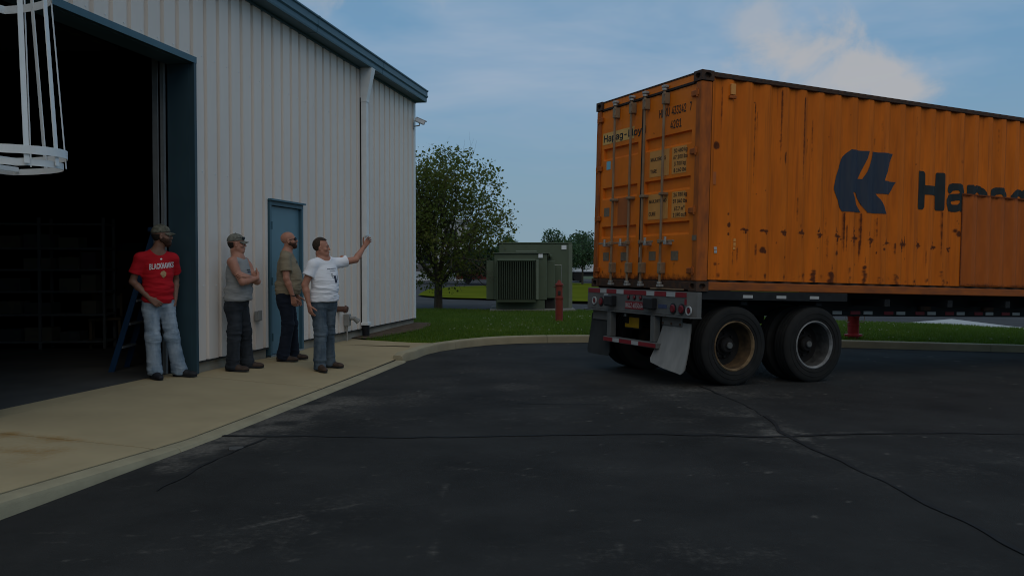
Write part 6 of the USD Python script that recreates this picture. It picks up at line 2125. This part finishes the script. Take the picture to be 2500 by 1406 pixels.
look('print_navy', (0.045, 0.050, 0.075), 0.8, 0.15, 40)
look('print_dark', (0.05, 0.055, 0.05), 0.8, 0.2, 40)
look('print_tan', (0.42, 0.24, 0.12), 0.8, 0.35, 60)


def hair_on(t, H, R, m, clip, r=(0.086, 0.106, 0.098), c=(0, -0.016, 0.037), seed=1):
    F = Field(H - 0.2, H + 0.2, 0.005)
    F.ell(H + R @ np.array(c), r, R, 0.0, clip=clip)
    v, f = relax(*F.mesh(), 2)
    n = vnormals(v, f)
    v = v + n * (0.006 * (meshkit.fbm(v / 0.014, 3, seed) - 0.45))[:, None]
    return part(t, 'hair', (v, f), m, smooth=True)


def beard_on(t, H, R, m, up=-0.045, grow=0.011, seed=2, full=True):
    F = Field(H - 0.2, H + 0.2, 0.0045)
    P = lambda x, y, z: H + R @ np.array([x, y, z])
    F.ell(P(0, 0.060, -0.090), (0.036 + grow, 0.032 + grow, 0.030 + grow), R, 0.02)
    for s in (-1, 1):
        F.cone(P(s * 0.053, 0.008, -0.045), P(s * 0.028, 0.058, -0.086), 0.025 + grow * 0.7, 0.024 + grow, 0.02)
        F.ell(P(s * 0.044, 0.050, -0.062), (0.024 + grow, 0.030 + grow, 0.022), R, 0.015)
        if full:
            F.cone(P(s * 0.064, -0.002, -0.005), P(s * 0.056, 0.006, -0.05), 0.012, 0.018 + grow * 0.5, 0.015)
    F.cone(P(-0.022, 0.086, -0.046), P(0.022, 0.086, -0.046), 0.011, 0.011, 0.008)
    F.ell(P(0, 0.100, -0.061), (0.020, 0.02, 0.008), R, 0.004, cut=True)
    v, f = relax(*F.mesh(), 2)
    n = vnormals(v, f)
    v = v + n * (0.007 * (meshkit.fbm(v / 0.012, 3, seed) - 0.5))[:, None]
    return part(t, 'beard', (v, f), m, smooth=True)


ground_at = lambda x, y: float(walk_z(*(lambda p: (p[0], max(0.0, -p[1])))(RB.T @ (np.array([x, y, 0]) - OB)))) + 0.001

# the man in the red shirt, leaning by the loading door
bx, by = -4.03, 10.275
J1 = dict(chest=(-0.10, 0.02, 1.265), pelvis=(-0.095, 0.02, 0.93), head=(-0.045, 0.0, 1.655),
          shR=(-0.285, -0.03, 1.400), shL=(0.070, 0.06, 1.400), elR=(-0.365, 0.00, 1.125), elL=(0.10, 0.20, 1.14),
          wrR=(-0.180, -0.115, 0.93), wrL=(0.09, 0.10, 0.92), knR=(-0.155, -0.05, 0.50), knL=(0.045, 0.01, 0.50),
          anR=(-0.140, -0.06, 0.08), anL=(0.135, 0.06, 0.08), toeR=(0.35, -0.95, 0), toeL=(0.86, -0.45, 0),
          hdR=(0.75, -0.12, -0.55), hnR=(0.1, 0.95, -0.1), hdL=(-0.1, -0.2, -1), hnL=(-0.6, -0.2, 0))
t, shirt, sm, _, H, RH, r, f, C, nb = man('man in a red T-shirt and light blue jeans leaning at the loading door', (bx, by, 0.1405), (0.22, -0.97), (0.99, -0.08), J1,
    dict(skin='skin_tan', shirt='shirt_red', jeans='jeans_light', shoe='shoe_black', curlR=(0.5, 0.6, 0.4)), hem=0.875, sleeve=0.66, build=0.93, flare=0.012, seed=1)
cap_on(t, H, RH, 'camo_green')
hair_on(t, H, RH, 'hair_dark', lambda u, v, w: np.maximum(v - 0.0, np.maximum(w + 0.02, -w - 0.115)), r=(0.084, 0.104, 0.125), seed=3)
beard_on(t, H, RH, 'beard_brown', grow=0.013, seed=5)
w_ = meshkit.text_mesh('BLACKHAWKS', 0.060, 0.002, bold=True)
k_ = 0.285 / w_.bounds[1][0]
w_.vertices[:, 0] = (w_.vertices[:, 0]) * k_ + 0.10 * w_.vertices[:, 1] - 0.135
stick(sm, w_, C + [0, 0, 0.010] - r * 0.02, -r, f, 'print_white', shirt, 'lettering', off=0.007, tilt=0.10)
stick(sm, Polygon([(-0.035, 0.0), (-0.02, 0.03), (0.01, 0.04), (0.035, 0.02), (0.03, -0.02), (0.005, -0.045), (-0.015, -0.03)]), C + [0, 0, -0.055] - r * 0.035, -r, f, 'print_tan', shirt, 'emblem')
stick(sm, Polygon([(-0.014, 0), (0, 0.012), (0.014, 0), (0.008, -0.008), (-0.008, -0.008)]), C + [0, 0, 0.118] - r * 0.02, -r, f, 'print_white', shirt, 'emblem')

# the man with folded arms
bx, by = -3.44, 11.22
J2 = dict(chest=(-0.045, 0.0, 1.235), pelvis=(-0.06, 0.0, 0.90), head=(-0.060, -0.01, 1.600),
          shR=(-0.120, -0.170, 1.375), shL=(0.035, 0.155, 1.375), elR=(0.005, -0.265, 1.120), elL=(0.185, 0.02, 1.120),
          wrR=(0.185, -0.120, 1.165), wrL=(0.075, -0.215, 1.185), knR=(-0.095, -0.11, 0.47), knL=(0.03, 0.09, 0.47),
          anR=(-0.125, -0.17, 0.08), anL=(0.055, 0.17, 0.08), toeR=(0.95, -0.30, 0), toeL=(0.98, -0.15, 0),
          hdR=(0.15, 0.85, 0.35), hnR=(-0.9, 0.1, 0.1), hdL=(-0.75, -0.55, 0.25), hnL=(0.2, 0.6, -0.5))
t, shirt, sm, _, H, RH, r, f, C, nb = man('man in a grey sleeveless shirt and camouflage cap standing with folded arms', (bx, by, ground_at(bx, by)), (0.90, -0.43), (1.0, -0.05), J2,
    dict(skin='skin_ruddy', shirt='shirt_grey', jeans='jeans_dark', shoe='shoe_brown', curlR=(0.35, 0.5, 0.3), curlL=(0.3, 0.4, 0.3)), hem=0.885, sleeve=0.0, build=1.03, flare=0.012, belly=0.02, seed=2)
cap_on(t, H, RH, 'camo_grey')
hair_on(t, H, RH, 'hair_dark', lambda u, v, w: np.maximum(v + 0.02, np.maximum(w + 0.02, -w - 0.105)), r=(0.083, 0.103, 0.120), seed=6)
shades(t, H, RH, lift=0.065, fwd=-0.006)
stick(sm, Polygon([(-0.05, 0), (0.04, 0.0), (0.04, 0.012), (-0.05, 0.012)]), C + [0, 0, 0.03], -r, f, 'print_dark', shirt, 'print')
stick(sm, Polygon([(-0.04, 0), (0.045, 0.0), (0.045, 0.02), (-0.04, 0.02)]), C + [0, 0, 0.0], -r, f, 'print_navy', shirt, 'print')

# the bald man in front of the blue door
bx, by = -3.13, 12.34
J3 = dict(chest=(-0.015, 0.0, 1.30), pelvis=(-0.035, 0.0, 0.955), head=(0.010, 0.0, 1.680),
          shR=(-0.045, -0.185, 1.450), shL=(-0.005, 0.185, 1.450), elR=(-0.030, -0.240, 1.150), elL=(0.03, 0.225, 1.15),
          wrR=(0.055, -0.235, 0.905), wrL=(0.115, 0.21, 0.91), knR=(-0.010, -0.10, 0.51), knL=(0.035, 0.10, 0.51),
          anR=(-0.085, -0.13, 0.08), anL=(0.055, 0.15, 0.08), toeR=(0.99, -0.15, 0), toeL=(0.98, -0.20, 0),
          hdR=(0.15, 0.0, -0.98), hnR=(0.25, 0.95, 0.0), hdL=(0.2, -0.05, -0.97), hnL=(0.0, -1, 0))
t, shirt, sm, _, H, RH, r, f, C, nb = man('bald bearded man in a khaki T-shirt and sunglasses before the blue door', (bx, by, ground_at(bx, by)), (0.97, -0.22), (0.99, -0.10), J3,
    dict(skin='skin_ruddy', shirt='shirt_khaki', jeans='jeans_navy', shoe='shoe_brown', curlR=(0.45, 0.6, 0.4)), pitch=0.14, hem=0.93, sleeve=0.66, build=1.03, belly=0.055, flare=0.014, seed=3)
beard_on(t, H, RH, 'beard_brown', grow=0.006, seed=8)
shades(t, H, RH)
stick(sm, Polygon([(-0.05, 0), (0.05, 0.02), (0.03, 0.045), (0.0, 0.02), (-0.04, 0.04)]), C + [0, 0, 0.06], -r, f, 'print_dark', shirt, 'print')
mb = MB()
ringp = [rotz(-math.atan2(bx, by)) @ np.array(J3['wrR']) + np.array([0, 0, 0.012]) + 0.031 * np.array([math.cos(q), math.sin(q), -0.2 * math.cos(q)]) for q in np.linspace(0, 2 * np.pi, 19)]
mb.path(ringp, 0.006, 6)
part(t, 'wristband', mb, 'black_plastic')

# the man in the white T-shirt, waving the truck back
bx, by = -2.49, 11.69
J4 = dict(chest=(0.0, 0.0, 1.255), pelvis=(-0.01, 0.0, 0.915), head=(-0.035, -0.02, 1.615),
          shR=(-0.150, -0.125, 1.400), shL=(0.150, 0.120, 1.420), elR=(-0.250, -0.150, 1.120), elL=(0.415, 0.190, 1.455),
          wrR=(-0.200, -0.190, 0.870), wrL=(0.530, 0.310, 1.625), knR=(-0.055, -0.13, 0.49), knL=(0.045, 0.11, 0.49),
          anR=(-0.070, -0.20, 0.08), anL=(0.055, 0.19, 0.08), toeR=(0.40, -0.92, 0), toeL=(0.90, -0.42, 0),
          hdR=(0.20, -0.12, -0.97), hnR=(0.75, 0.6, 0.0), hdL=(0.52, 0.18, 0.80), hnL=(0.35, -0.92, 0.0))
t, shirt, sm, _, H, RH, r, f, C, nb = man('man in a white printed T-shirt waving the truck back with a raised arm', (bx, by, ground_at(bx, by)), (0.55, -0.83), (0.97, -0.22), J4,
    dict(skin='skin_ruddy', shirt='shirt_white', jeans='jeans_mid', shoe='shoe_brown', curlR=(0.3, 0.45, 0.3), curlL=(0.35, 0.55, 0.4), spreadL=0.035), hem=0.905, sleeve=0.56, build=1.04, belly=0.02, flare=0.012, seed=4)
hair_on(t, H, RH, 'hair_brown', lambda u, v, w: np.minimum(np.maximum(0.058 - w, v - 0.098), np.maximum(np.maximum(v - 0.012, -w - 0.085), w - 0.07)), r=(0.084, 0.106, 0.100), seed=9)
for k, (zz, w_, x0, hh) in enumerate(((0.075, 0.150, -0.075, 0.010), (0.047, 0.095, -0.040, 0.006))):
    x = x0
    rs = np.random.default_rng(40 + k)
    while x < x0 + w_:
        lw = rs.uniform(0.005, 0.014)
        stick(sm, sbox(x, 0, min(x + lw, x0 + w_), hh), C + [0, 0, zz] - r * 0.03, -r, f, 'print_navy', shirt, 'print', tilt=0.06)
        x += lw + 0.004
stick(sm, Polygon([(-0.022, 0.042), (0.020, 0.046), (0.040, -0.045), (0.028, -0.052), (-0.004, -0.050)]), C + [0, 0, -0.055] - r * 0.06, -r, f, 'print_navy', shirt, 'print')
stick(sm, Polygon([(0.046, 0.05), (0.056, 0.05), (0.060, -0.02), (0.050, -0.02)]), C + [0, 0, -0.055] - r * 0.06, -r, f, 'print_dark', shirt, 'print')
for (cx, cz, rr) in ((-0.045, 0.045, 0.016), (-0.030, 0.020, 0.018)):
    an = np.linspace(0, 2 * np.pi, 14, endpoint=False)
    o_ = [(cx + rr * math.cos(q), cz + rr * math.sin(q)) for q in an]
    i_ = [(cx + (rr - 0.005) * math.cos(q), cz + (rr - 0.005) * math.sin(q)) for q in an]
    stick(sm, Polygon(o_, [i_]), C + [0, 0, -0.045] - r * 0.06, -r, f, 'print_dark', shirt, 'print')
